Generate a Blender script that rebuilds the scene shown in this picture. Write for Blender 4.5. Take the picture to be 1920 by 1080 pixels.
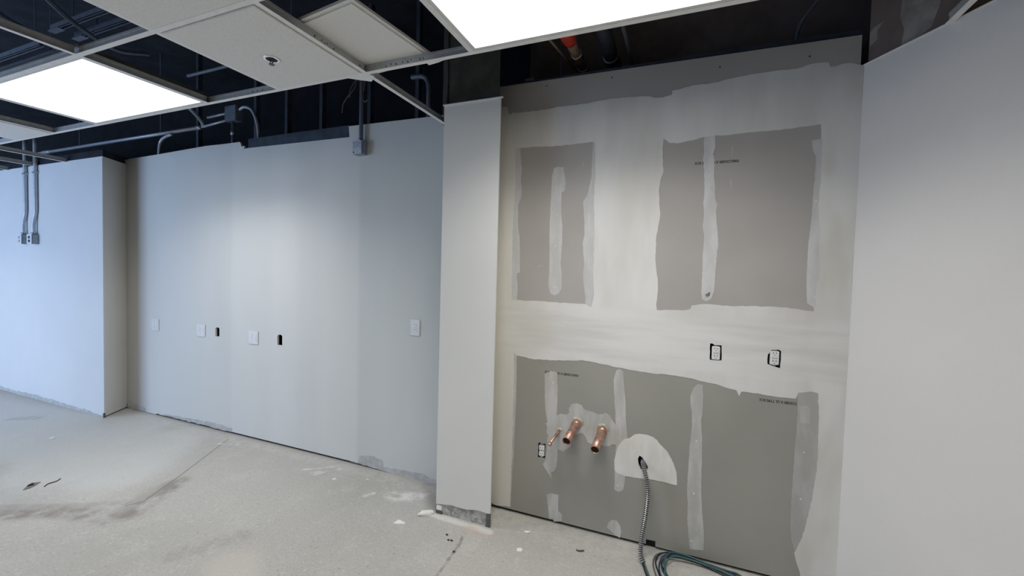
import bpy, bmesh, math, random
from mathutils import Vector, Matrix
from mathutils.geometry import tessellate_polygon

for o in list(bpy.data.objects):
    bpy.data.objects.remove(o, do_unlink=True)
SC = bpy.context.scene
COL = SC.collection
random.seed(7)

# ------------------------------------------------------------------ camera
cam_d = bpy.data.cameras.new('camera')
cam_d.sensor_fit = 'HORIZONTAL'
cam_d.sensor_width = 36.0
cam_d.lens = 14.85
cam_d.clip_start = 0.02
cam = bpy.data.objects.new('camera', cam_d)
COL.objects.link(cam)
_r = (0.92575984, 0.37715432, 0.02689484)
_u = (-0.03826016, 0.02267373, 0.99901054)
_b = (0.37617134, -0.92587284, 0.03542041)
cam.matrix_world = Matrix(((_r[0], _u[0], _b[0], 0), (_r[1], _u[1], _b[1], 0),
                           (_r[2], _u[2], _b[2], 1.52), (0, 0, 0, 1)))
SC.camera = cam

# ------------------------------------------------------------------ world, daylight, exposure
world = bpy.data.worlds.new('sky')
SC.world = world
world.use_nodes = True
bg = world.node_tree.nodes['Background']
bg.inputs[0].default_value = (0.55, 0.72, 1.0, 1)
bg.inputs[1].default_value = 1.0

PANEL_STRENGTH = 2.6
PANEL_POWER = 17.0
PANEL_COLOUR = (1.0, 0.975, 0.93)


def area(name, loc, target, sx, sy, power, colour):
    d = bpy.data.lights.new(name, 'AREA')
    d.shape = 'RECTANGLE'
    d.size, d.size_y = sx, sy
    d.energy = power
    d.color = colour
    o = bpy.data.objects.new(name, d)
    COL.objects.link(o)
    o.location = loc
    o.rotation_euler = (Vector(target) - Vector(loc)).to_track_quat('-Z', 'Y').to_euler()
    return o


# blue daylight seen on the far wall, from an added window out of view
area('window_daylight', (-7.4, -2.12, 1.28), (-7.4, 0, 1.23), 3.4, 2.25, 150, (0.44, 0.64, 1.0))

vs = SC.view_settings
vs.view_transform = 'Standard'
vs.look = 'None'
vs.gamma = 1.0
vs.use_curve_mapping = False
vs.exposure = 0.07

# outlines on the walls, (x, z) in metres
POLY = {
  'hole1': [[-0.997,1.35],[-0.999,1.555],[-1.002,1.752],[-0.994,1.972],[-0.992,2.119],[-1.0,2.292],[-0.965,2.292],[-0.843,2.29],[-0.695,2.283],[-0.611,2.287],[-0.516,2.288],[-0.506,2.287],[-0.495,2.089],[-0.5,1.942],[-0.489,1.748],[-0.49,1.565],[-0.48,1.405],[-0.496,1.332],[-0.531,1.35],[-0.628,1.349],[-0.814,1.353],[-0.959,1.352]],
  'skim_r1l': [[-1.011,2.297],[-0.965,2.292],[-0.961,2.238],[-0.952,2.165],[-0.956,2.092],[-0.948,2.031],[-0.952,1.983],[-0.97,1.947],[-0.967,1.801],[-0.955,1.752],[-0.949,1.629],[-0.946,1.525],[-0.967,1.519],[-0.959,1.433],[-0.959,1.352],[-1.01,1.344],[-1.019,1.752],[-1.012,2.12]],
  'skim_r1r': [[-0.516,2.288],[-0.518,2.203],[-0.518,2.09],[-0.537,1.989],[-0.563,1.944],[-0.556,1.886],[-0.551,1.817],[-0.549,1.748],[-0.557,1.702],[-0.55,1.633],[-0.544,1.587],[-0.549,1.529],[-0.543,1.46],[-0.531,1.391],[-0.531,1.35],[-0.486,1.318],[-0.466,1.405],[-0.482,1.748],[-0.487,2.088],[-0.496,2.291]],
  'stripe1': [[-0.745,2.153],[-0.756,2.104],[-0.759,1.987],[-0.761,1.869],[-0.761,1.75],[-0.757,1.631],[-0.756,1.512],[-0.76,1.452],[-0.746,1.405],[-0.718,1.392],[-0.691,1.405],[-0.675,1.437],[-0.678,1.538],[-0.687,1.585],[-0.681,1.703],[-0.682,1.796],[-0.692,1.89],[-0.694,2.007],[-0.674,2.016],[-0.671,2.064],[-0.68,2.117],[-0.686,2.156],[-0.721,2.161]],
  'hole2': [[-0.133,2.271],[-0.1,2.245],[-0.06,2.239],[-0.002,2.248],[0.074,2.26],[0.213,2.262],[0.353,2.263],[0.47,2.265],[0.579,2.274],[0.583,2.204],[0.59,2.197],[0.59,2.117],[0.593,1.995],[0.586,1.938],[0.584,1.882],[0.597,1.777],[0.598,1.663],[0.605,1.577],[0.597,1.491],[0.597,1.405],[0.59,1.39],[0.59,1.373],[0.541,1.377],[0.475,1.386],[0.39,1.386],[0.32,1.385],[0.248,1.379],[0.175,1.382],[0.099,1.383],[0.044,1.373],[0.038,1.354],[-0.001,1.343],[-0.066,1.342],[-0.132,1.338],[-0.137,1.371],[-0.132,1.42],[-0.133,1.507],[-0.147,1.594],[-0.15,1.68],[-0.148,1.756],[-0.139,1.81],[-0.133,1.863],[-0.141,1.917],[-0.146,1.993],[-0.14,2.046],[-0.126,2.088],[-0.133,2.173]],
  'skim_r2r': [[0.593,2.206],[0.583,2.204],[0.546,2.198],[0.553,2.148],[0.567,2.119],[0.566,2.024],[0.562,1.93],[0.562,1.835],[0.557,1.759],[0.553,1.663],[0.554,1.567],[0.555,1.489],[0.561,1.412],[0.59,1.39],[0.602,1.386],[0.609,1.491],[0.617,1.578],[0.609,1.663],[0.608,1.777],[0.596,1.881],[0.597,1.938],[0.604,1.994]],
  'stripe2': [[0.074,2.27],[0.068,2.23],[0.073,2.178],[0.068,2.142],[0.077,2.085],[0.082,1.951],[0.078,1.92],[0.085,1.857],[0.081,1.795],[0.09,1.743],[0.087,1.639],[0.089,1.535],[0.087,1.451],[0.093,1.409],[0.113,1.398],[0.136,1.411],[0.149,1.453],[0.151,1.557],[0.155,1.65],[0.159,1.702],[0.149,1.794],[0.141,1.866],[0.146,1.907],[0.136,1.928],[0.129,2.02],[0.124,2.061],[0.124,2.133],[0.114,2.169],[0.125,2.204],[0.121,2.265]],
  'tear': [[0.105,1.434],[0.116,1.439],[0.123,1.446],[0.13,1.449],[0.13,1.434],[0.125,1.424],[0.119,1.426],[0.117,1.417],[0.112,1.425]],
  'main': [[-1.14,2.558],[-1.06,2.553],[-1.049,2.508],[-1.029,2.504],[-1.026,2.513],[-0.965,2.507],[-0.85,2.507],[-0.72,2.514],[-0.631,2.511],[-0.509,2.517],[-0.417,2.522],[-0.311,2.517],[-0.224,2.51],[-0.185,2.495],[-0.147,2.492],[-0.125,2.497],[-0.098,2.501],[-0.096,2.524],[-0.051,2.526],[0.006,2.537],[0.089,2.534],[0.193,2.546],[0.285,2.553],[0.367,2.554],[0.469,2.551],[0.511,2.562],[0.552,2.566],[0.597,2.561],[0.605,2.538],[0.628,2.538],[0.674,2.547],[0.736,2.525],[0.736,0.02],[0.602,0.02],[0.592,0.048],[0.584,0.086],[0.561,0.161],[0.574,0.199],[0.599,0.287],[0.617,0.405],[0.626,0.498],[0.636,0.614],[0.637,0.704],[0.633,0.838],[0.625,0.976],[0.597,0.981],[0.543,0.967],[0.535,0.937],[0.465,0.934],[0.386,0.939],[0.296,0.941],[0.287,0.916],[0.273,0.945],[0.241,0.949],[0.176,0.965],[0.122,0.97],[0.055,0.981],[-0.025,0.986],[-0.096,0.988],[-0.117,0.983],[-0.165,0.986],[-0.288,0.994],[-0.417,1.006],[-0.537,1.018],[-0.605,1.008],[-0.717,0.999],[-0.849,0.993],[-0.955,1.006],[-0.97,1.023],[-0.965,0.728],[-0.966,0.438],[-0.969,0.218],[-0.968,0.034],[-1.068,0.021],[-1.14,0.05]],
  'skim_r3l': [[-0.986,1.036],[-0.952,1.006],[-0.948,0.731],[-0.952,0.44],[-0.961,0.22],[-0.965,0.031],[-0.989,0.037],[-0.977,0.436]],
  'skim_r3r': [[0.541,0.976],[0.544,0.903],[0.545,0.824],[0.542,0.732],[0.54,0.594],[0.538,0.479],[0.538,0.363],[0.54,0.283],[0.549,0.216],[0.565,0.156],[0.594,0.193],[0.618,0.291],[0.631,0.409],[0.641,0.502],[0.65,0.616],[0.645,0.84],[0.634,0.989]],
  'spot_r3r': [[0.549,0.904],[0.586,0.909],[0.596,0.894],[0.596,0.823],[0.557,0.819]],
  'stripe3': [[-0.765,0.91],[-0.73,0.931],[-0.69,0.93],[-0.681,0.851],[-0.68,0.726],[-0.685,0.642],[-0.67,0.617],[-0.734,0.599],[-0.756,0.701],[-0.762,0.813]],
  'pipepatch': [[-0.749,0.656],[-0.734,0.622],[-0.751,0.606],[-0.74,0.591],[-0.743,0.557],[-0.731,0.532],[-0.737,0.504],[-0.736,0.45],[-0.741,0.388],[-0.761,0.351],[-0.739,0.321],[-0.717,0.292],[-0.7,0.265],[-0.706,0.311],[-0.687,0.322],[-0.674,0.354],[-0.67,0.402],[-0.667,0.463],[-0.637,0.454],[-0.61,0.473],[-0.591,0.49],[-0.586,0.544],[-0.554,0.575],[-0.522,0.587],[-0.502,0.565],[-0.488,0.535],[-0.462,0.53],[-0.424,0.527],[-0.367,0.534],[-0.343,0.551],[-0.324,0.551],[-0.325,0.652],[-0.338,0.675],[-0.351,0.689],[-0.368,0.715],[-0.39,0.728],[-0.405,0.717],[-0.436,0.711],[-0.468,0.722],[-0.494,0.722],[-0.52,0.731],[-0.534,0.751],[-0.563,0.758],[-0.593,0.749],[-0.608,0.718],[-0.604,0.695],[-0.624,0.679],[-0.657,0.681],[-0.684,0.666]],
  'stripe4': [[-0.339,0.979],[-0.32,0.991],[-0.3,0.98],[-0.294,0.913],[-0.282,0.823],[-0.274,0.694],[-0.264,0.603],[-0.27,0.484],[-0.268,0.353],[-0.276,0.298],[-0.301,0.279],[-0.325,0.288],[-0.328,0.393],[-0.327,0.473],[-0.325,0.58],[-0.332,0.684],[-0.343,0.815],[-0.352,0.919]],
  'dome': [[-0.329,0.404],[-0.333,0.461],[-0.323,0.501],[-0.312,0.547],[-0.284,0.59],[-0.251,0.602],[-0.225,0.628],[-0.196,0.636],[-0.155,0.637],[-0.126,0.63],[-0.103,0.616],[-0.092,0.599],[-0.073,0.584],[-0.05,0.564],[-0.026,0.527],[-0.011,0.493],[0.002,0.46],[0.007,0.412],[0.005,0.385],[-0.032,0.387],[-0.071,0.39],[-0.129,0.39],[-0.19,0.383],[-0.27,0.38],[-0.313,0.389]],
  'dab1': [[-0.73,0.169],[-0.699,0.183],[-0.656,0.183],[-0.657,0.122],[-0.653,0.081],[-0.628,0.066],[-0.63,0.026],[-0.679,0.011],[-0.684,0.031],[-0.708,0.018],[-0.718,0.087]],
  'dab2': [[-0.353,0.086],[-0.334,0.107],[-0.308,0.111],[-0.284,0.084],[-0.278,0.052],[-0.285,0.014],[-0.312,0.023],[-0.338,0.043],[-0.361,0.057]],
  'stripe5': [[0.089,0.954],[0.068,0.927],[0.056,0.882],[0.058,0.845],[0.067,0.797],[0.07,0.724],[0.063,0.623],[0.061,0.523],[0.059,0.373],[0.066,0.299],[0.066,0.211],[0.076,0.125],[0.085,0.052],[0.113,0.054],[0.152,0.064],[0.152,0.145],[0.138,0.266],[0.128,0.388],[0.126,0.511],[0.123,0.658],[0.114,0.755],[0.119,0.817],[0.118,0.903],[0.114,0.951]],
  'split': [[-0.202,0.492],[-0.194,0.513],[-0.179,0.506],[-0.161,0.482],[-0.149,0.46],[-0.145,0.442],[-0.165,0.444],[-0.183,0.434],[-0.198,0.462]],
  'left_top': [[-5.287,2.579],[-4.839,2.586],[-4.087,2.606],[-3.847,2.601],[-3.638,2.601],[-3.617,2.558],[-3.583,2.562],[-3.583,2.534],[-3.556,2.539],[-2.413,2.526],[-2.42,2.609],[-1.588,2.597]],
  'scuff': [[-2.387,0.021],[-2.285,0.017],[-2.271,0.076],[-2.162,0.097],[-2.053,0.086],[-2.04,0.036],[-1.786,0.048],[-1.698,0.057],[-1.628,0.034],[-1.546,0.029],[-1.545,-0.032],[-1.762,-0.013],[-2.04,0.002]],
  'col_rag': [[-1.392,0.06],[-1.38,0.061],[-1.344,0.066],[-1.275,0.076],[-1.229,0.073],[-1.168,0.074],[-1.117,0.085],[-1.073,0.087],[-1.037,0.082],[-1.001,0.086]],
  't_up': [[0.236,2.123],[0.028,2.125]],
  't_lo': [[-0.558,0.921],[-0.767,0.923]],
  't_r': [[0.582,0.908],[0.377,0.911]],
}

# ------------------------------------------------------------------ materials
MAT = {}


def lin(r, g, b):
    def f(c):
        c /= 255.0
        return c / 12.92 if c <= 0.04045 else ((c + 0.055) / 1.055) ** 2.4
    return (f(r), f(g), f(b), 1.0)


class NT:
    def __init__(self, name, rough=0.7, metal=0.0, spec=0.3):
        self.m = bpy.data.materials.new(name)
        self.m.use_nodes = True
        self.t = self.m.node_tree
        self.b = self.t.nodes['Principled BSDF']
        self.b.inputs['Roughness'].default_value = rough
        self.b.inputs['Metallic'].default_value = metal
        self.b.inputs['Specular IOR Level'].default_value = spec
        self.pos = self.t.nodes.new('ShaderNodeNewGeometry').outputs['Position']

    def n(self, kind, **kw):
        x = self.t.nodes.new(kind)
        for k, v in kw.items():
            setattr(x, k, v)
        return x

    def put(self, sock, v):
        if hasattr(v, 'is_linked'):
            self.t.links.new(v, sock)
        else:
            sock.default_value = v

    def math(self, op, a, b=0.0, c=0.0, clamp=False):
        x = self.n('ShaderNodeMath', operation=op, use_clamp=clamp)
        self.put(x.inputs[0], a)
        self.put(x.inputs[1], b)
        self.put(x.inputs[2], c)
        return x.outputs[0]

    def vmath(self, op, a, b=(0, 0, 0), c=None):
        x = self.n('ShaderNodeVectorMath', operation=op)
        self.put(x.inputs[0], a)
        self.put(x.inputs[1], b)
        return x

    def scaled(self, s):
        return self.vmath('MULTIPLY', self.pos, s).outputs[0]

    def noise(self, scale, detail=3.0, rough=0.55, vec=None, dist=0.0):
        x = self.n('ShaderNodeTexNoise')
        self.t.links.new(vec if vec is not None else self.pos, x.inputs['Vector'])
        x.inputs['Scale'].default_value = scale
        x.inputs['Detail'].default_value = detail
        x.inputs['Roughness'].default_value = rough
        x.inputs['Distortion'].default_value = dist
        return x.outputs['Fac']

    def step(self, v, lo, hi):
        x = self.n('ShaderNodeMapRange', interpolation_type='SMOOTHSTEP')
        self.put(x.inputs[0], v)
        x.inputs[1].default_value = lo
        x.inputs[2].default_value = hi
        return x.outputs[0]

    def mix(self, fac, a, b, mode='MIX'):
        x = self.n('ShaderNodeMix', data_type='RGBA', blend_type=mode)
        self.put(x.inputs[0], fac)
        self.put(x.inputs[6], a)
        self.put(x.inputs[7], b)
        return x.outputs[2]

    def xyz(self):
        s = self.n('ShaderNodeSeparateXYZ')
        self.t.links.new(self.pos, s.inputs[0])
        return s.outputs

    def ramp(self, fac, stops, interp='LINEAR'):
        x = self.n('ShaderNodeValToRGB')
        cr = x.color_ramp
        cr.interpolation = interp
        while len(cr.elements) > 1:
            cr.elements.remove(cr.elements[-1])
        cr.elements[0].position = stops[0][0]
        cr.elements[0].color = stops[0][1]
        for p, c in stops[1:]:
            e = cr.elements.new(p)
            e.color = c
        self.put(x.inputs[0], fac)
        return x.outputs[0]

    def seg(self, a, b, w, soft, wob=0.0, wn=None):
        """1 near the floor segment a-b (metres), 0 away from it."""
        a = Vector((a[0], a[1], 0))
        b = Vector((b[0], b[1], 0))
        ba = b - a
        pa = self.vmath('SUBTRACT', self.pos, a).outputs[0]
        h = self.math('DIVIDE', self.vmath('DOT_PRODUCT', pa, ba).outputs['Value'], ba.dot(ba), clamp=True)
        x = self.n('ShaderNodeVectorMath', operation='SCALE')
        x.inputs[0].default_value = ba
        self.put(x.inputs['Scale'], h)
        d = self.vmath('LENGTH', self.vmath('SUBTRACT', pa, x.outputs[0]).outputs[0]).outputs['Value']
        if wob and wn is not None:
            d = self.math('ADD', d, self.math('MULTIPLY', self.math('SUBTRACT', wn, 0.5), wob))
        return self.math('SUBTRACT', 1.0, self.step(d, w, w + soft))

    def bump(self, h, strength, dist=0.002):
        x = self.n('ShaderNodeBump')
        x.inputs['Strength'].default_value = strength
        x.inputs['Distance'].default_value = dist
        self.put(x.inputs['Height'], h)
        self.t.links.new(x.outputs[0], self.b.inputs['Normal'])

    def done(self, col):
        self.put(self.b.inputs['Base Color'], col)
        return self.m


def plain(name, col, rough=0.6, metal=0.0, var=0.08, scale=30.0, spec=0.3):
    k = NT(name, rough, metal, spec)
    dark = tuple(c * (1 - var) for c in col[:3]) + (1,)
    lite = tuple(min(1, c * (1 + var)) for c in col[:3]) + (1,)
    f = k.step(k.noise(scale, 3), 0.3, 0.7)
    MAT[name] = k.done(k.mix(f, dark, lite))
    return MAT[name]


def make_materials():
    # bare gypsum board paper
    for nm, c in (('board_upper', (0.430, 0.410, 0.387, 1)), ('board_lower', (0.335, 0.328, 0.293, 1))):
        k = NT(nm, 0.85, 0, 0.15)
        a = k.noise(2.2, 3)
        b = k.noise(260, 2)
        col = k.mix(k.step(a, 0.3, 0.7), tuple(x * 0.95 for x in c[:3]) + (1,), tuple(x * 1.05 for x in c[:3]) + (1,))
        col = k.mix(k.math('MULTIPLY', k.step(b, 0.55, 0.75), 0.10), col, (0.2, 0.2, 0.19, 1))
        MAT[nm] = k.done(col)
        k.bump(b, 0.08, 0.001)
    # joint compound
    k = NT('compound', 0.8, 0, 0.2)
    x, y, z = k.xyz()
    tall = k.noise(1.0, 4, 0.5, k.scaled((4.5, 4.5, 1.2)))
    flat = k.noise(1.0, 4, 0.5, k.scaled((1.6, 1, 14)))
    band = k.math('MULTIPLY', k.step(z, 0.95, 1.10), k.math('SUBTRACT', 1, k.step(z, 1.25, 1.40)))
    f = k.math('ADD', k.math('MULTIPLY', tall, k.math('SUBTRACT', 1, band)), k.math('MULTIPLY', flat, band))
    col = k.mix(k.step(f, 0.32, 0.66), (0.645, 0.635, 0.60, 1), (0.75, 0.745, 0.725, 1))
    warm = k.math('SUBTRACT', 1, k.step(x, -1.12, -0.93))
    col = k.mix(k.math('MULTIPLY', warm, 0.75), col, (0.66, 0.625, 0.53, 1))
    edge = k.math('MULTIPLY', k.step(x, 0.52, 0.60), k.step(k.noise(1.0, 2, 0.5, k.scaled((5, 5, 2.0))), 0.45, 0.65))
    col = k.mix(k.math('MULTIPLY', edge, 0.55), col, (0.56, 0.545, 0.48, 1))
    MAT['compound'] = k.done(col)
    k.bump(k.math('ADD', flat, k.noise(90, 2)), 0.10, 0.002)
    # thinner coats, the board still greying through
    for nm, c, d in (('skim', (0.55, 0.545, 0.535, 1), (0.63, 0.63, 0.625, 1)),
                     ('skim_thin', (0.395, 0.39, 0.37, 1), (0.47, 0.465, 0.45, 1)),
                     ('skim_low', (0.45, 0.445, 0.42, 1), (0.57, 0.565, 0.54, 1)),
                     ('skim_white', (0.68, 0.67, 0.63, 1), (0.76, 0.75, 0.715, 1))):
        k = NT(nm, 0.82, 0, 0.2)
        f = k.noise(1.0, 4, 0.6, k.scaled((16, 16, 5)))
        MAT[nm] = k.done(k.mix(k.step(f, 0.35, 0.68), c, d))
        k.bump(k.noise(70, 3), 0.12, 0.002)
    # primed wall left of the column, banded by roller and skim coats
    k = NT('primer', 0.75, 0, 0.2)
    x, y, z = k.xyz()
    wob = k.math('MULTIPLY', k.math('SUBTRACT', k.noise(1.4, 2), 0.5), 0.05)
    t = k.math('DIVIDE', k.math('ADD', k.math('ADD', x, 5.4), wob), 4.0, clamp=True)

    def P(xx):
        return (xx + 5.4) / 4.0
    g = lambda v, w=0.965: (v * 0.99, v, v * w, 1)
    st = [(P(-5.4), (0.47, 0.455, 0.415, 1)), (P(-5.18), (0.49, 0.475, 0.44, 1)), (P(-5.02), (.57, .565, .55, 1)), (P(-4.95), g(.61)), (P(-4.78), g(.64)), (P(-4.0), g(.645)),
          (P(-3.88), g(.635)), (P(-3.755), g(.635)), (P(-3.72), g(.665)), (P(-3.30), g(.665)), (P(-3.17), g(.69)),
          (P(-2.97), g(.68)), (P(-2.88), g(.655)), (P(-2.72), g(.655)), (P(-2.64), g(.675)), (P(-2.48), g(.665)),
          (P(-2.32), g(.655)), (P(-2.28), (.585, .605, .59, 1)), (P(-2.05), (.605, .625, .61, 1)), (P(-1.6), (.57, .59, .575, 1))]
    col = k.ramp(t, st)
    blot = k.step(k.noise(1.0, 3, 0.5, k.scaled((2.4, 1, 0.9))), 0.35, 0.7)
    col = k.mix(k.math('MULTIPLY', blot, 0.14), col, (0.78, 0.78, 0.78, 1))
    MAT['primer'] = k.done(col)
    k.bump(k.noise(180, 2), 0.05, 0.001)
    # roller painted walls
    for nm, c in (('paint', (0.715, 0.695, 0.672, 1)), ('paint_column', (0.69, 0.685, 0.65, 1)), ('paint_far', (0.68, 0.69, 0.70, 1)), ('paint_return', (0.70, 0.68, 0.63, 1))):
        k = NT(nm, 0.6, 0, 0.3)
        n1 = k.noise(1.3, 3)
        n2 = k.noise(240, 2)
        col = k.mix(k.step(n1, 0.3, 0.7), tuple(v * 0.975 for v in c[:3]) + (1,), tuple(v * 1.02 for v in c[:3]) + (1,))
        MAT[nm] = k.done(col)
        k.bump(n2, 0.35 if nm == 'paint' else 0.15, 0.0012)
    plain('scuff', (0.47, 0.475, 0.475, 1), 0.85, 0, 0.12, 25)
    plain('rough_plaster', (0.36, 0.355, 0.335, 1), 0.95, 0, 0.35, 45)
    # floor: scraped slab with thinset film, dirt, dust and a painted column shadow
    k = NT('slab', 0.62, 0, 0.35)
    big = k.noise(0.9, 4, 0.55)
    mid = k.noise(5.0, 5, 0.6)
    fine = k.noise(85, 3, 0.6)
    wn = k.noise(9.0, 4, 0.65)
    col = k.mix(k.step(big, 0.3, 0.7), (0.43, 0.42, 0.395, 1), (0.50, 0.49, 0.465, 1))
    col = k.mix(k.math('MULTIPLY', k.step(mid, 0.48, 0.72), 0.35), col, (0.60, 0.59, 0.555, 1))
    col = k.mix(k.math('MULTIPLY', k.step(fine, 0.46, 0.68), 0.45), col, (0.33, 0.32, 0.29, 1))
    col = k.mix(k.math('MULTIPLY', k.step(k.noise(1.0, 4, 0.7, k.scaled((26, 60, 1))), 0.50, 0.70), 0.40), col, (0.35, 0.34, 0.31, 1))
    col = k.mix(k.math('MULTIPLY', k.step(k.noise(40, 3, 0.7), 0.54, 0.74), 0.35), col, (0.72, 0.71, 0.68, 1))
    # smoother, paler field left of the seam; far-left stretch also paints in brighter light
    seam = [(-3.70, 2.55), (-3.649, 2.472), (-3.309, 1.894), (-3.139, 1.58), (-3.178, 1.507)]
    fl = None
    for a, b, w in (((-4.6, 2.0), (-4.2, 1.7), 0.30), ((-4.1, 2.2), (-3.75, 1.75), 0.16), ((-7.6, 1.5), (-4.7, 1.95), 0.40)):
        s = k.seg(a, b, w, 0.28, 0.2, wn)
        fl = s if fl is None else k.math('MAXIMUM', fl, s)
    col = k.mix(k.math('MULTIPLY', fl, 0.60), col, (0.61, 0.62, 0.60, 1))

    def marks(col, segs, w, soft, wob, fac, c, gate=None):
        acc = None
        for a, b in segs:
            s = k.seg(a, b, w, soft, wob, wn)
            acc = s if acc is None else k.math('MAXIMUM', acc, s)
        if gate is not None:
            acc = k.math('MULTIPLY', acc, gate)
        return k.mix(k.math('MULTIPLY', acc, fac), col, c)
    chain = lambda pts: list(zip(pts[:-1], pts[1:]))
    patchy = k.step(k.noise(14, 4, 0.7), 0.36, 0.60)
    patchy2 = k.step(k.noise(7, 5, 0.65), 0.30, 0.62)
    dirt = [(-3.86, 1.07), (-3.703, 1.144), (-3.509, 1.277), (-3.326, 1.348), (-3.072, 1.387), (-3.04, 1.46), (-3.16, 1.72), (-3.22, 1.83)]
    col = marks(col, chain(dirt), 0.02, 0.075, 0.06, 0.85, (0.24, 0.215, 0.19, 1), patchy2)
    col = marks(col, chain([(-3.95, 1.14), (-3.84, 1.187), (-3.516, 1.351), (-3.213, 1.532)]), 0.008, 0.035, 0.03, 0.5, (0.28, 0.26, 0.24, 1), patchy2)
    col = marks(col, chain([(-3.1, 1.45), (-3.26, 1.75)]), 0.03, 0.08, 0.08, 0.45, (0.29, 0.265, 0.245, 1), patchy2)
    col = marks(col, chain(seam[1:]), 0.002, 0.006, 0.003, 0.8, (0.20, 0.185, 0.16, 1))
    col = marks(col, [((-5.87, 1.92), (-5.73, 2.02))], 0.03, 0.05, 0.05, 0.5, (0.28, 0.27, 0.27, 1), patchy)
    col = marks(col, [((-2.258, 1.592), (-2.40, 1.36))], 0.03, 0.06, 0.06, 0.45, (0.30, 0.28, 0.26, 1), patchy)
    col = marks(col, [((-2.08, 1.42), (-1.9, 1.30))], 0.06, 0.12, 0.08, 0.5, (0.60, 0.56, 0.50, 1))
    col = marks(col, chain([(-1.12, 2.10), (-1.103, 2.042), (-1.087, 1.776), (-1.08, 1.6)]), 0.004, 0.008, 0.006, 0.75, (0.19, 0.18, 0.165, 1), patchy)
    col = marks(col, [((-1.62, 2.52), (-1.44, 2.30))], 0.02, 0.06, 0.04, 0.55, (0.30, 0.29, 0.275, 1))  # grey shadow streak painted along the column's left foot
    # pale dust and smeared compound
    col = marks(col, [((-1.746, 2.30), (-1.60, 2.36))], 0.02, 0.07, 0.06, 0.8, (0.74, 0.73, 0.71, 1), patchy)
    col = marks(col, [((-1.897, 2.269), (-1.945, 2.19)), ((-2.46, 2.30), (-2.43, 2.36)), ((-2.60, 2.32), (-2.44, 2.44)), ((-2.50, 2.31), (-2.36, 2.44)), ((-3.45, 2.42), (-3.62, 2.36))], 0.004, 0.02, 0.03, 0.75, (0.72, 0.71, 0.69, 1), patchy)
    col = marks(col, [((-1.39, 2.22), (-1.0, 2.21))], 0.008, 0.03, 0.03, 0.8, (0.72, 0.71, 0.68, 1))
    col = marks(col, [((-1.14, 2.185), (-1.02, 2.165))], 0.02, 0.03, 0.03, 0.75, (0.56, 0.45, 0.385, 1), patchy)
    col = marks(col, [((-1.0, 2.38), (0.5, 2.38))], 0.04, 0.10, 0.12, 0.4, (0.62, 0.61, 0.57, 1), patchy)
    col = marks(col, [((-5.3, 2.47), (-1.5, 2.47))], 0.01, 0.08, 0.10, 0.35, (0.64, 0.63, 0.60, 1), patchy)
    fl2 = k.n('ShaderNodeTexVoronoi', feature='F1')
    k.t.links.new(k.scaled((34, 34, 34)), fl2.inputs['Vector'])
    fl2.inputs['Scale'].default_value = 1.0
    rnd = k.n('ShaderNodeSeparateColor')
    k.t.links.new(fl2.outputs['Color'], rnd.inputs[0])
    dots = k.math('MULTIPLY', k.math('SUBTRACT', 1, k.step(fl2.outputs['Distance'], 0.08, 0.2)), k.step(rnd.outputs[0], 0.80, 0.84))
    col = k.mix(k.math('MULTIPLY', dots, 0.6), col, (0.17, 0.16, 0.14, 1))
    wd = k.math('MULTIPLY', k.math('SUBTRACT', 1, k.step(fl2.outputs['Distance'], 0.06, 0.18)), k.step(rnd.outputs[1], 0.90, 0.93))
    col = k.mix(k.math('MULTIPLY', wd, 0.7), col, (0.74, 0.73, 0.70, 1))
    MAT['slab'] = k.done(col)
    k.bump(k.math('ADD', fine, k.math('MULTIPLY', mid, 1.5)), 0.35, 0.003)
    # plenum
    plain('plenum_dark', (0.020, 0.024, 0.034, 1), 0.9, 0, 0.3, 6)
    plain('plenum_black', (0.008, 0.010, 0.014, 1), 0.9, 0, 0.3, 6)
    plain('stud_steel', (0.055, 0.068, 0.090, 1), 0.55, 0.3, 0.2, 12)
    plain('brown_board', (0.19, 0.15, 0.135, 1), 0.9, 0, 0.12, 8)
    plain('brown_board_light', (0.16, 0.128, 0.115, 1), 0.9, 0, 0.15, 5)
    plain('brown_patch', (0.26, 0.24, 0.22, 1), 0.9, 0, 0.2, 14)
    plain('duct_steel', (0.085, 0.080, 0.068, 1), 0.55, 0.35, 0.2, 9)
    plain('conduit', (0.48, 0.52, 0.58, 1), 0.38, 0.35, 0.08, 40)
    plain('conduit_dull', (0.16, 0.19, 0.235, 1), 0.5, 0.4, 0.1, 30)
    plain('cable_grey', (0.11, 0.125, 0.15, 1), 0.6, 0, 0.1, 30)
    plain('galvanised', (0.42, 0.45, 0.49, 1), 0.38, 0.75, 0.18, 55)
    plain('box_steel', (0.30, 0.34, 0.39, 1), 0.42, 0.55, 0.18, 40)
    plain('bead_steel', (0.12, 0.12, 0.125, 1), 0.6, 0.3, 0.2, 60)
    plain('tee_white', (0.80, 0.79, 0.77, 1), 0.45, 0.0, 0.04, 20)
    plain('tee_web', (0.50, 0.50, 0.49, 1), 0.4, 0.3, 0.08, 30)
    plain('lamp_frame', (0.70, 0.69, 0.68, 1), 0.4, 0.0, 0.03, 20)
    plain('device_white', (0.78, 0.78, 0.77, 1), 0.3, 0, 0.02, 20, 0.5)
    plain('plate_white', (0.70, 0.71, 0.72, 1), 0.35, 0, 0.02, 20, 0.5)
    plain('slot_black', (0.012, 0.012, 0.012, 1), 0.7, 0, 0.05, 20)
    plain('print_ink', (0.05, 0.05, 0.045, 1), 0.9, 0, 0.25, 90)
    plain('black_pipe', (0.03, 0.036, 0.05, 1), 0.35, 0, 0.2, 14, 0.5)
    plain('brown_pipe', (0.34, 0.235, 0.17, 1), 0.5, 0.2, 0.2, 22)
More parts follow.
